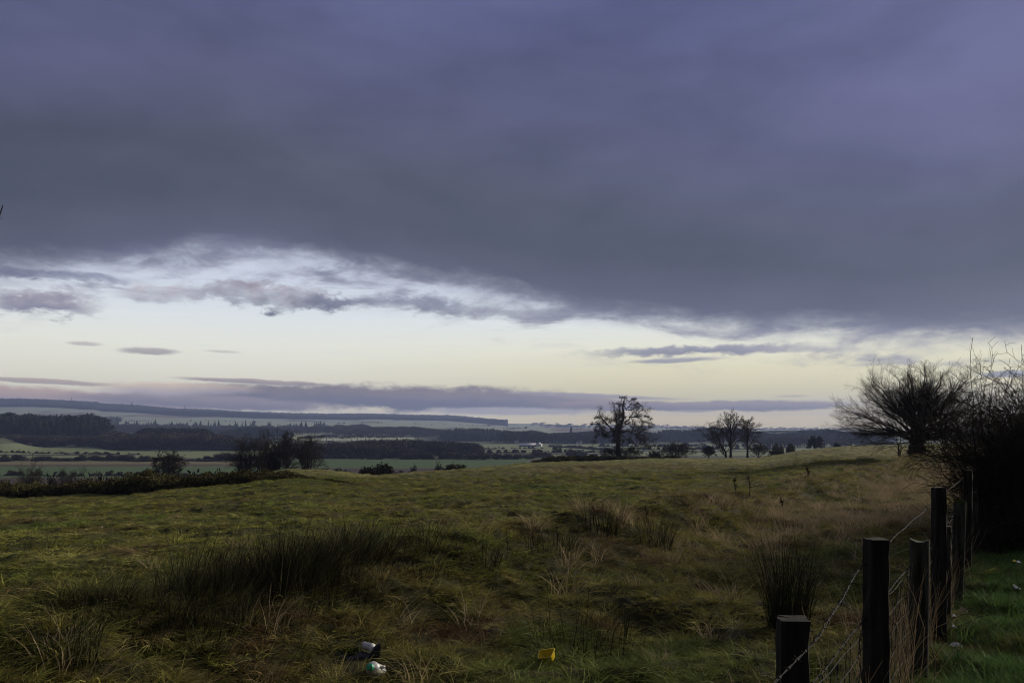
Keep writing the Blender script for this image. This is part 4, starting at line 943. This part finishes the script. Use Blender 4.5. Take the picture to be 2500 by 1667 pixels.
wood('right_hill_wood', 'misty wooded hill behind the flat-topped pine at the right', pe_, 900, 1850, 2180, 1500, 2350, 18, 30, 17, wide=1.4, top=[(1850,1056),(1900,1060),(1960,1052),(2020,1048),(2080,1058),(2180,1082)])
wood('right_valley_wood', 'dark wood low behind the far brow at the right', pb_, 420, 1855, 2450, 1150, 1500, 14, 20, 18, wide=1.4, top=[(1855,1068),(1940,1064),(2100,1072),(2200,1086),(2450,1086)])
wood('skyline_trees', 'small trees and woods along the right skyline', pb_, 420, 1290, 2120, 4700, 5900, 6, 17, 19, wide=2.2)
# dark forest lying along the ridge
def ridge_forest():
    px = np.arange(-500, 1241, 1.5); top = np.interp(px, RX, RY); n = len(px)
    bot = np.interp(px, [-500,0,120,170,240,300,400,560,700,900,1100,1105,1241], [1000,1000,1000,1001,1003,1005,1005,1008,1016,1021,1026,1023,1026])
    rg = np.random.default_rng(3); V = []; rows = 9
    for j in range(rows):
        t = j/(rows-1); D = 5050+(5950-5050)*t; X = (px-1250)/F*D
        yy = bot*(1-t)+top*t; z = CZ+(HY-yy)/F*D; z = np.maximum(z, height(X, D*np.ones(n), False)+10)+rg.random(n)*9
        V.append(np.c_[X, D*np.ones(n), z])
    Xf = V[0][:, 0]; Vf = np.c_[Xf, V[0][:, 1]-6, height(Xf, 5044*np.ones(n), False)-15]; Xb = V[-1][:, 0]; Vb = np.c_[Xb, V[-1][:, 1]+8, height(Xb, 5958*np.ones(n), False)-20]
    VV = np.stack([Vf]+V+[Vb]); m = VV.shape[0]; idx = np.arange(m*n).reshape(m, n)
    Q = np.stack([idx[:-1, :-1], idx[:-1, 1:], idx[1:, 1:], idx[1:, :-1]], -1).reshape(-1, 4)
    ends = []
    o = mesh_np('ridge_forest', VV.reshape(-1, 3), Q, M['conifer']); tag(o, 'dark conifer forest lying along the far ridge', 'forest', kind='stuff')
ridge_forest()
def crown_only(r, dens, sz, flat=1.0):
    n = 16; a = r.random(n)*6.28; el = np.arcsin(r.random(n)*1.3-.3); ce = np.c_[np.cos(a)*np.cos(el)*.26, np.sin(a)*np.cos(el)*.26, .62+np.sin(el)*.24*flat]; k = r.integers(0, n, dens)
    C = ce[k]+r.normal(size=(dens, 3))*np.array([.075, .075, .06]); return flakes(r, C, unit(C-np.array([0, 0, .4])), np.full(dens, sz), .6)
SK = {}
for kd, dn, sz, mt in (('b', 620, .055, 'decid'), ('e', 700, .07, 'evergreen')): SK[kd] = [mesh_np('crown', *crown_only(np.random.default_rng(700+i), dn, sz), M[mt], link=False).data for i in range(4)]
SK['u'] = [o.data for o in pu_]
TK = mesh_np('trunk', *tubes(np.array([[[0, 0, -.1], [.01, 0, .2], [0, .01, .42], [0, 0, .62]]]), np.array([[.030, .022, .016, .008]]), 7), M['bark'], link=False).data
BT = mesh_np('stems', *tubes(np.array([[[.02*sin(k), .02*cos(k), -.05], [.15*sin(k), .15*cos(k), .3], [.24*sin(k), .24*cos(k), .6]] for k in range(7)]), np.tile([.02, .014, .006], (7, 1)), 4), M['bark'], link=False).data
def single(name, kind, px, D, hpx, wpx, lab, cat, grp, top=None):
    x = (px-1250)/F*D; z = H1(x, D)-.3
    h = hpx*D/F+.3 if top is None else CZ+(HY-top)/F*D-z
    w = wpx*D/F/(.62 if kind in 'be' else .8)
    e = empty(name, (x, D, z), px); e.scale = (w, w, h); tag(e, lab, cat, grp)
    for nm, me in ((('crown' if kind in 'be' else 'foliage'), SK[kind][int(px*7) % len(SK[kind])]), (('trunk', TK) if kind in 'be' else ('stems', BT))):
        o = bpy.data.objects.new(nm, me); COL.objects.link(o); o.parent = e
    return e
row = [(742,14,22),(756,16,24),(775,17,26),(797,18,26),(813,17,22),(835,12,14),(845,14,16),(858,15,18),(872,18,26),(893,16,26),(915,16,24),(930,14,22),(950,16,24),(968,16,26)]
for i, (px, hp, wp) in enumerate(row): single('row_tree', 'b', px, 1650+i*12, hp, wp, 'small far tree, %s from the left in the row along the pale field' % ordn(i), 'tree', 'row of single trees along the far pale field')
hb = [(17,1300,12,26,640),(105,0,13,34,650),(150,0,7,44,655),(198,0,8,14,660),(228,0,12,30,660),(252,0,10,34,660),(300,0,16,26,640),(316,0,16,22,640),(345,0,7,40,640),(382,0,12,16,640),(460,0,6,9,640),(505,0,7,36,640),(535,0,20,28,650),(555,0,22,30,650),(580,0,20,24,650)]
for i, (px, _, hp, wp, D) in enumerate(hb): single('hedge_bush', 'u', px, D, hp, wp, 'valley hedge bush, %s from the left in the line beyond the straw-coloured strip' % ordn(i), 'bush', 'bushes in the valley hedge at the left')
vb = [(937,124,1127,36),(903,121,1137,40),(1068,160,1131,18),(1103,136,1130,32),(1126,138,1131,20),(790,400,1139,20),(822,400,1142,22),(1010,400,1134,14)]
for i, (px, D, hp, wp) in enumerate(vb): single('round_bush', 'u', px, D, 8, wp*1.1, ['large round dark bush by the ploughed strip','dark bush left of the large round one','small bush on the ploughed strip','left of two dark bushes on the brow of the slope','right of two dark bushes on the brow of the slope','low bush right of the clump of trees','lowest dark scrub right of the clump','small bush in the middle of the ploughed strip'][i], 'bush', 'round bushes by the ploughed strip', top=hp)
mb = [(1000,14,44),(1036,14,30),(1046,10,22),(1082,17,40),(1108,16,32),(1150,14,50),(1180,15,34),(1215,14,32),(1238,13,30),(1262,13,26),(1290,10,30),(1310,14,28),(1335,11,26),(1395,18,30),(1420,15,28),(1450,8,16),(1128,12,12),(1185,8,8)]
for i, (px, hp, wp) in enumerate(mb): single('hedgerow_bush', 'u', px, 690 if px < 1300 else 740, hp+2, wp, 'valley bush, %s from the left in the hedgerow between the long wood and the oak' % ordn(i), 'bush', 'hedgerow bushes across the middle of the valley')
single('valley_tree', 'b', 1360, 760, 26, 20, 'single pale round-headed tree left of the oak in the valley', 'tree', None)
single('valley_tree', 'b', 1118, 640, 16, 12, 'thin little tree standing in the green valley field', 'tree', None)
gs = [(232,150,1148,38,'dark rounded shrub with a taller lobe above the gorse'),(205,150,1160,30,'low dark shrub left of the two-lobed one'),(135,150,1162,36,'dark bush left of the low bare tree'),(285,152,1160,46,'faint low scrub above the gorse'),(350,152,1163,50,'scrub between the tall gorse bush and the flat-topped tree'),(520,150,1142,50,'dark round shrub left of the clump of trees'),(465,152,1155,60,'low scrub right of the flat-topped tree')]
for px, D, hp, wp, lb in gs: single('shrub', 'u', px, D, 20, wp*1.1, lb, 'shrub', 'shrubs behind the long gorse bank', top=hp)
ov = [(1690,700,10,30),(1715,720,10,22),(1500,760,9,26),(1570,760,9,30),(1635,900,7,20),(1680,930,9,22),(1700,930,9,22),(1660,910,8,20)]
for i, (px, D, hp, wp) in enumerate(ov): single('pasture_tree', 'b', px, D+200, hp+2, wp, 'small pasture tree, %s from the left between the oak and the bare trees' % ordn(i) if False else 'small pasture tree behind the brow at row place %s right of the oak' % ordn(i), 'tree', 'small pasture trees beyond the brow')
def hedgerow(lab, px0, D0, px1, D1, h0, h1, n, seed):
    rg = np.random.default_rng(seed); t = rg.random(n); gap = vnoise(t*14, t*0+seed, seed) > -.28; t = t[gap]; n = len(t); px = px0+(px1-px0)*t; D = D0+(D1-D0)*t+rg.normal(size=n)*1.2; X = (px-1250)/F*D
    h = h0+(h1-h0)*rg.random(n)**3; w = (h0*1.3+.8*h)*(.8+.4*rg.random(n))
    o = scatter('hedgerow', pu_+pb_[:1], np.c_[X, D, height(X, D)-.3], np.c_[0*t, 0*t, rg.random(n)*6.28], np.c_[w, w, h], rg.integers(0, 4, n)); tag(o, lab, 'hedgerow', kind='stuff')
hedgerow('thin dark hedge across the pale field below the conifer wood', -150, 835, 340, 815, 1.2, 3.5, 170, 1)
hedgerow('broken hedge with little trees beyond the straw-coloured strip', -100, 655, 640, 650, 1.5, 6, 190, 2)
hedgerow('low hedge between the green field and the long wood', 690, 700, 1130, 690, 1.5, 6, 150, 3)
hedgerow('hedge running out from the end of the long wood', 1100, 860, 1520, 900, 1.2, 5, 170, 4)
hedgerow('diagonal hedge running down from the farm towards the oak', 1335, 1270, 1500, 920, 2.2, 5, 190, 5)
hedgerow('dark hedge on the left of the farm fields', 1110, 1060, 1330, 1100, 1.2, 4, 90, 6)
hedgerow('hedge across the pasture right of the oak', 1500, 1010, 1900, 1060, 1.5, 6, 150, 7)
hedgerow('far hedge below the fir wood', 1440, 1240, 1900, 1290, 2, 8, 150, 8)
hedgerow('scrubby line beside the ploughed strip', 690, 470, 1010, 470, .8, 2.5, 110, 9)
hedgerow('scrub along the foot of the gorse slope', -60, 440, 700, 430, .8, 3.5, 200, 10)
hedgerow('low hedge below the row of single trees', 640, 1560, 1010, 1600, 1.5, 6, 110, 11)
hedgerow('hedge on the hillside pasture', 300, 3300, 900, 3500, 2, 10, 130, 12)
hedgerow('upper hedge on the hillside pasture', 120, 3900, 1200, 4100, 2, 9, 160, 13)
hedgerow('hedge on the right-hand hillside', 1250, 3300, 1900, 3500, 2, 10, 140, 14)
# flat-topped pine on the far brow
e = generic('flat_topped_pine', 1990, 400, 48, 34, 'tall flat-topped pine standing alone on the far brow at the right', 91, 'flat', dens=2.2, tw=.9, cm='twig', trk=.035)
single('brow_bush', 'u', 1985, 398, 10, 40, 'dark bushes round the foot of the flat-topped pine', 'bush', None)
single('brow_bush', 'u', 2012, 398, 9, 24, 'low bush right of the flat-topped pine', 'bush', None)
single('brow_bush', 'u', 2042, 405, 11, 16, 'small round bush on the brow between the pine and the fan-shaped tree', 'bush', None)

# ------------------------------------------------------------------ pylons, poles, houses
def lattice(name, px, D, hpx, lab, cat='pylon', grp='pylons on the ridge'):
    x = (px-1250)/F*D; h = hpx*D/F+16; z = CZ+(HY-float(np.interp(px, RX, RY)))/F*D-14; e = empty(name, (x, D, z)); tag(e, lab, cat, grp)
    b = h*.07; t = h*.012; legs = np.array([[[sx*b, sy*b, 0], [sx*b*.45, sy*b*.45, h*.5], [sx*t, sy*t, h]] for sx in (-1, 1) for sy in (-1, 1)]); br = []
    for k in range(8):
        f0, f1 = k/8, (k+1)/8; w0 = b*(1-f0)*.95+t; w1 = b*(1-f1)*.95+t
        for s in (-1, 1): br += [[[-w0, s*w0, h*f0], [0, s*(w0+w1)/2, h*(f0+f1)/2], [w1, s*w1, h*f1]], [[w0, s*w0, h*f0], [0, s*(w0+w1)/2, h*(f0+f1)/2], [-w1, s*w1, h*f1]]]
    V, Q = join([tubes(legs, np.full((4, 3), h*.012), 4), tubes(np.array(br), np.full((len(br), 3), h*.006), 3)]); mesh_np('tower', V, Q, M['steel'], e)
    for f, w in ((.66, .13), (.79, .16), (.92, .11)):
        V, Q = tubes(np.array([[[-w*h, 0, h*f], [0, 0, h*(f+.01)], [w*h, 0, h*f]]]), np.array([[h*.006, h*.016, h*.006]]), 4); mesh_np('crossarm', V, Q, M['steel'], e)
lattice('pylon', 174, 5980, 11, 'leftmost lattice pylon on the ridge'); lattice('pylon', 321, 5980, 11, 'middle lattice pylon on the ridge'); lattice('pylon', 451, 5980, 10, 'rightmost and faintest lattice pylon on the ridge')
for i, (px, D, hp, lb) in enumerate([(47,820,10,'left'),(80,660,16,'tallest, nearest'),(145,840,9,'third from left'),(274,700,12,'rightmost')]):
    x, y, z = at(px, D, -.3); h = hp*D/F+.4; e = empty('telegraph_pole', (x, y, z)); tag(e, '%s of the thin wooden poles crossing the left valley field' % lb, 'pole', 'poles crossing the valley field')
    V, Q = tubes(np.array([[[0,0,0],[0,0,h/2],[0,0,h]]]), np.array([[.22,.2,.16]]), 6); mesh_np('pole', V, Q, M['twig'], e)
    V, Q = tubes(np.array([[[-1.1,0,h*.93],[0,0,h*.935],[1.1,0,h*.93]]]), np.full((1,3), .10), 4); mesh_np('crossarm', V, Q, M['twig'], e)
def house(name, px, D, w, d, hw, hr, rz, lab, cat='house', grp=None, wall='render', roof='slate', wins=2, dz=0.0, chim=True):
    x, y, z = at(px, D, -.3+dz); e = empty(name, (x, y, z), rz); tag(e, lab, cat, grp); hw += .3
    def bx(nm, x0, x1, y0, y1, z0, z1, m, par):
        V = np.array([[a, b, c] for c in (z0, z1) for b in (y0, y1) for a in (x0, x1)], float); Q = np.array([[0,1,5,4],[2,6,7,3],[0,4,6,2],[1,3,7,5],[4,5,7,6],[0,2,3,1]]); return mesh_np(nm, V, Q, M[m], par)
    V = np.array([[-w/2,-d/2,0],[w/2,-d/2,0],[w/2,d/2,0],[-w/2,d/2,0],[-w/2,-d/2,hw],[w/2,-d/2,hw],[w/2,d/2,hw],[-w/2,d/2,hw],[-w/2,0,hw+hr],[w/2,0,hw+hr]], float)
    me = bpy.data.meshes.new('wall'); me.from_pydata([tuple(v) for v in V], [], [(0,1,5,4),(2,3,7,6),(1,2,6,9,5),(3,0,4,8,7)]); me.materials.append(M[wall]); o = bpy.data.objects.new('wall', me); COL.objects.link(o); o.parent = e
    ov = .35; t = .18; k = hr/(d/2); V = []
    for s in (-1, 1):
        for (yy, zz) in ((s*(d/2+ov), hw-ov*k), (0, hw+hr)):
            for xx in (-w/2-ov, w/2+ov): V += [(xx, yy, zz+.05), (xx, yy, zz+.05+t)]
    V = np.array(V, float); Q = []
    for b in (0, 8): Q += [[b+1,b+3,b+7,b+5],[b+0,b+4,b+6,b+2],[b+0,b+1,b+5,b+4],[b+2,b+6,b+7,b+3],[b+0,b+2,b+3,b+1]]
    rf = mesh_np('roof', V, np.array(Q), M[roof], e)
    if chim: bx('chimney', w/2-1.0, w/2-.2, -.35, .35, hw+hr-.4, hw+hr+1.0, 'stone', rf)
    for q in range(wins):
        cx = -w/2+w*(q+.5)/wins; bx('window', cx-.5, cx+.5, -d/2-.03, -d/2+.02, hw*.42, hw*.42+1.2, 'glass', e)
    if wins: bx('door', -.45+w*.02, .45+w*.02, -d/2-.04, -d/2+.02, .3, 2.3, 'brown_brick', e) if wins % 2 == 0 else None
    return e
house('farm_shed', 1288, 1290, 27, 14, 2.0, 3.2, .02, 'long low farm shed with a pale roof in the middle of the valley', 'farm shed', roof='sheet', wins=0, chim=False, wall='stone')
house('farmhouse', 1316, 1285, 7, 9, 3.2, 2.6, 1.2, 'small white farmhouse with a pale roof beside the long shed', roof='sheet', wins=2)
VH = [(1240,1560,'white cottage below the pine wood, the left one of the pair'),(1262,1500,'white cottage right of the pine wood'),(1295,1640,'village house, first from the left'),(1308,1650,'village house, second from the left'),(1319,1600,'village house with a steep roof, third from the left'),(1327,1580,'village house, fourth from the left'),(1335,1680,'village house standing a little higher, fifth from the left'),(1346,1620,'village house, sixth from the left'),(1354,1650,'village house, seventh from the left, under a tall tree'),(1362,1600,'village house, eighth from the left'),(1378,1620,'village house, ninth from the left'),(1386,1650,'village house, tenth from the left, nearest the spire'),(1414,1400,'white gable right of the village'),(1207,1560,'white house under the pine wood'),(1072,1580,'small white house behind the long low wood'),(1006,1500,'long white house at the end of the pale field'),(1022,2300,'pale cottage in the misty woods')]
for i, (px, D, lb) in enumerate(VH):
    rg = random.Random(i); house('cottage', px, D, 6+5*rg.random(), 6, 2.8+1.6*rg.random(), 2.2, rg.uniform(-.6, .6), lb, 'house', 'white houses in the valley', wins=2, dz=1.5)
x, y, z = at(1394, 1700, 0); e = empty('church', (x, y, z)); tag(e, 'church with a pointed spire standing above the village trees', 'church')
V = np.array([[a*2.4, b*2.4, c] for c in (0, 24) for b in (-1, 1) for a in (-1, 1)]); Q = np.array([[0,1,5,4],[2,6,7,3],[0,4,6,2],[1,3,7,5]]); mesh_np('tower', V, Q, M['stone'], e)
V = np.array([[-2.7,-2.7,24],[2.7,-2.7,24],[2.7,2.7,24],[-2.7,2.7,24],[0,0,36]]); Q = np.array([[0,1,4,4],[1,2,4,4],[2,3,4,4],[3,0,4,4]]); me = bpy.data.meshes.new('spire'); me.from_pydata([tuple(map(float, v)) for v in V], [], [(0,1,4),(1,2,4),(2,3,4),(3,0,4),(0,3,2,1)]); me.materials.append(M['slate']); o = bpy.data.objects.new('spire', me); COL.objects.link(o); o.parent = e
V = np.array([[3+a*14, b*4, c] for c in (0, 9) for b in (-1, 1) for a in (0, 1)], float); V[4:6, 1] = V[6:8, 1] = 0; Q = np.array([[0,1,5,4],[2,6,7,3],[0,4,6,2],[1,3,7,5]]); mesh_np('nave', V, Q, M['slate'], e)
house('brick_building', 2532, 70, 2.2, 3, 3.3, .3, 0, 'dark brown building just showing through the hedge at the right edge', 'building', wall='brown_brick', wins=0, chim=False)

# ------------------------------------------------------------------ litter
def lathe(prof, k=20, name='x', m=None, parent=None, squash=None, ax=None):
    a = np.arange(k)*2*pi/k; V = np.array([[r*cos(t), r*sin(t), z] for r, z in prof for t in a]); n = len(prof); idx = np.arange(n*k).reshape(n, k); j = np.roll(np.arange(k), -1)
    Q = np.stack([idx[:-1], idx[:-1][:, j], idx[1:][:, j], idx[1:]], -1).reshape(-1, 4)
    if squash is not None: V = squash(V)
    return mesh_np(name, V, Q, M[m], parent, smooth=True)
# white bottle lying end-on with its green cap towards the road
x, y, z = hit(917, 1650); z += .06
e = empty('plastic_bottle', (x, y, z)); tag(e, 'crumpled white plastic bottle with a green cap lying in the grass', 'bottle')
def sq(V):
    W = V.copy(); s = 1+.28*fbm(V[:, 0]*16+5, V[:, 1]*16+V[:, 2]*13, 7, 4); W[:, :2] *= np.where(V[:, 2] > .07, 1, s)[:, None]; W[:, 1] -= np.where(V[:, 2] < .05, .02, 0); return W
b = lathe([(0,-.10),(.055,-.098),(.068,-.085),(.070,-.02),(.066,.0),(.070,.03),(.062,.055),(.042,.078),(.026,.088),(.024,.102),(0,.102)], 28, 'bottle', 'white_plastic', e, sq)
hdl = resample([(.06,.0,-.05),(.105,.01,-.03),(.11,.01,.02),(.07,0,.05)], 8); V, Q = tubes(hdl[None]*np.array([.8, 1, .8]), np.full((1, 8), .008), 8); mesh_np('handle', V, Q, M['white_plastic'], e)
cp = lathe([(0,.130),(.027,.129),(.031,.124),(.032,.100),(.0315,.096)], 24, 'cap', 'green_plastic', e)
e.rotation_euler = (radians(68), radians(-10), radians(-14)); e.scale = (.84, .84, .84)
# pale cup with yellow marks lying on the black sack
x, y, z = hit(900, 1596); z += .055
e = empty('paper_tub', (x, y, z)); tag(e, 'crushed pale tub with yellow marks lying against the black plastic', 'tub')
b = lathe([(0,-.07),(.034,-.07),(.036,-.066),(.044,.03),(.047,.032),(.047,.040),(.044,.041),(.045,.050)], 24, 'tub', 'white_plastic', e, lambda V: V*np.array([1, .85, 1]))
l2 = lathe([(.0475,.042),(.046,.055),(.036,.068),(.0,.072)], 24, 'lid', 'paper', e, lambda V: V*np.array([1, .9, 1])*(1+.05*fbm(V[:, :1]*60, V[:, 1:2]*60+V[:, 2:]*30, 3, 2)))
a = np.linspace(-.9, 1.1, 9); V = []; 
for t in a:
    for zz, rr in ((-.045, .0395), (-.01, .0420)): V.append((rr*cos(t)*1.015, rr*sin(t)*.865*1.015, zz))
idx = np.arange(18).reshape(9, 2); Q = np.stack([idx[:-1, 0], idx[1:, 0], idx[1:, 1], idx[:-1, 1]], -1); mesh_np('yellow_stripe', np.array(V), Q, M['yellow_plastic'], e)
e.rotation_euler = (0, radians(100), radians(-28)); e.scale = (.8, .8, .8)
# black plastic sheet / sack, half buried, with moss on it
x, y, z = hit(880, 1612); n1, n2 = 46, 22
u, v = np.meshgrid(np.linspace(0, 1, n1), np.linspace(0, 1, n2)); W_ = .42
Xs = (u-.55)*W_; prof = np.interp(u, [0,.12,.35,.6,.8,.92,1], [.055,.075,.085,.075,.06,.105,.10]); wd = np.interp(u, [0,.1,.5,.62,.8,1], [.05,.11,.12,.07,.045,.03])
ang = (v-.0)*pi*1.25-.4; Ys = .02+np.cos(ang)*-wd*(1+.2*fbm(u*6, v*5, 2, 3)); Zs = prof*np.clip(np.sin(ang*.8+.3), -.6, 1)*(1+.22*fbm(u*9, v*5, 5, 4))+.02*fbm(u*20, v*10, 8, 2)+np.where(u > .8, (u-.8)*.22, 0)
idx = np.arange(n1*n2).reshape(n2, n1); Q = np.stack([idx[:-1, :-1], idx[:-1, 1:], idx[1:, 1:], idx[1:, :-1]], -1).reshape(-1, 4)
o = mesh_np('black_plastic_sack', np.stack([Xs, Ys, Zs], -1).reshape(-1, 3), Q, M['black_plastic'], smooth=True); o.location = (x-.05, y+.07, z-.035); tag(o, 'torn black plastic sack half buried in the grass with moss on top', 'plastic sack')
rg = np.random.default_rng(3); C = np.c_[-.05+rg.normal(size=500)*.035, -.0+rg.normal(size=500)*.03, .088+rg.random(500)*.010]; V, Q = flakes(rg, C, np.tile([0, 0, 1.], (500, 1)), np.full(500, .012), .7); mesh_np('moss_patch', V, Q, M['moss'], o)
# yellow tub, open mouth tilted to the road
x, y, z = hit(1340, 1636); z += .085
e = empty('yellow_tub', (x, y, z)); tag(e, 'open yellow plastic tub half sunk in the grass', 'tub')
def rr(hx, hy, r, k=6):
    P = []
    for cx, cy, a0 in ((hx-r, hy-r, 0), (-hx+r, hy-r, pi/2), (-hx+r, -hy+r, pi), (hx-r, -hy+r, 1.5*pi)):
        for q in range(k): t = a0+q/(k-1)*pi/2; P.append((cx+r*cos(t), cy+r*sin(t)))
    return np.array(P)
rings = [(.046,.033,.0),(.047,.034,.002),(.062,.044,.062),(.067,.049,.063),(.067,.049,.067),(.061,.043,.067),(.060,.042,.062),(.044,.031,.006),(.0,.0,.006)]
V = np.concatenate([np.c_[rr(max(a, .002), max(b, .002), min(.018, max(a, .002)*.4, max(b, .002)*.4)), np.full(24, c)] for a, b, c in rings]); idx = np.arange(len(V)).reshape(len(rings), 24); j = np.roll(np.arange(24), -1)
Q = np.stack([idx[:-1], idx[:-1][:, j], idx[1:][:, j], idx[1:]], -1).reshape(-1, 4); V[:, 0] *= 1+.1*np.sin(V[:, 1]*30)
mesh_np('tub', V, Q, M['yellow_plastic'], e, smooth=False); e.rotation_euler = (radians(30), radians(-14), radians(-26))
# scraps
def scrap(px, py, w, h, m, lab, name='litter_scrap', cat='litter', tilt=.3, lift=.03, seed=0):
    x, y, z = hit(px, py); k = y/F; n = 12; rg = np.random.default_rng(seed+int(px)); u, v = np.meshgrid(np.linspace(-1, 1, n), np.linspace(-1, 1, n))
    sh = np.sqrt(np.clip(1-(np.abs(u)**1.6), .05, 1)); X = u*w*k/2; Y = v*sh*h*k*1.3; Z = .25*h*k*fbm(u*2+seed, v*2+px, 3, 3)+.012*np.cos(u*2)
    idx = np.arange(n*n).reshape(n, n); Q = np.stack([idx[:-1, :-1], idx[:-1, 1:], idx[1:, 1:], idx[1:, :-1]], -1).reshape(-1, 4)
    Qb = Q[:, ::-1]+n*n; V = np.stack([X, Y, Z], -1).reshape(-1, 3); V = np.r_[V, V-np.array([0, 0, .002])]
    o = mesh_np(name, V, np.r_[Q, Qb], M[m], smooth=True); o.location = (x, y, z+lift); o.rotation_euler = (radians(25), .1, tilt); tag(o, lab, cat, 'scraps of litter in the grass')
scrap(2483, 1445, 16, 9, 'paper', 'white oval scrap on the green verge near the right edge', tilt=.5, lift=.05)
scrap(2488, 1382, 10, 4, 'paper', 'small white scrap highest on the green verge', lift=.05); scrap(2478, 1379, 12, 3, 'yellow_plastic', 'thin yellow scrap beside the small white one on the verge', lift=.05)
scrap(2330, 1544, 10, 5, 'paper', 'tiny bright white scrap by the foot of the round post', tilt=.5, lift=.05)
scrap(2336, 1590, 32, 7, 'paper', 'white paper strip on the grass near the bottom right', tilt=-.1, lift=.05)
scrap(2352, 1504, 22, 12, 'leaf', 'pale brown dead leaf on the verge', 'dead_leaf', 'leaf', tilt=-.5, lift=.05)
scrap(2420, 1331, 30, 7, 'paper', 'crumpled silvery wrapper under the hedge', tilt=.1, lift=.05); scrap(2410, 1323, 5, 5, 'orange', 'orange scrap beside the silvery wrapper', lift=.06)
scrap(2330, 1514, 10, 4, 'paper', 'faint pale scrap just left of the dead leaf', lift=.04)
scrap(247, 1292, 9, 3, 'leaf', 'lone white scrap far out in the open field', lift=.05)
scrap(2062, 1487, 34, 15, 'dull_plastic', 'dark flat plastic scrap in the rough grass behind the second post', 'plastic_scrap', lift=.05)

# ------------------------------------------------------------------ haze: even, pale air round everything
hm = bpy.data.materials.new('haze'); hm.use_nodes = True; g = G(hm.node_tree); g.n.clear()
ou = g.node('ShaderNodeOutputMaterial'); pv = g.node('ShaderNodeVolumePrincipled'); pv.inputs['Color'].default_value = (.46, .58, 1.0, 1); pv.inputs['Density'].default_value = .00010; pv.inputs['Anisotropy'].default_value = .2
g.l.new(pv.outputs[0], ou.inputs['Volume'])
V = np.array([[a, b, c] for c in (-110, 330) for b in (-8300, 8300) for a in (-8300, 8300)], float); Q = np.array([[0,1,5,4],[2,6,7,3],[0,4,6,2],[1,3,7,5],[4,5,7,6],[0,2,3,1]])
hz = mesh_np('haze', V, Q, hm); tag(hz, kind='stuff')
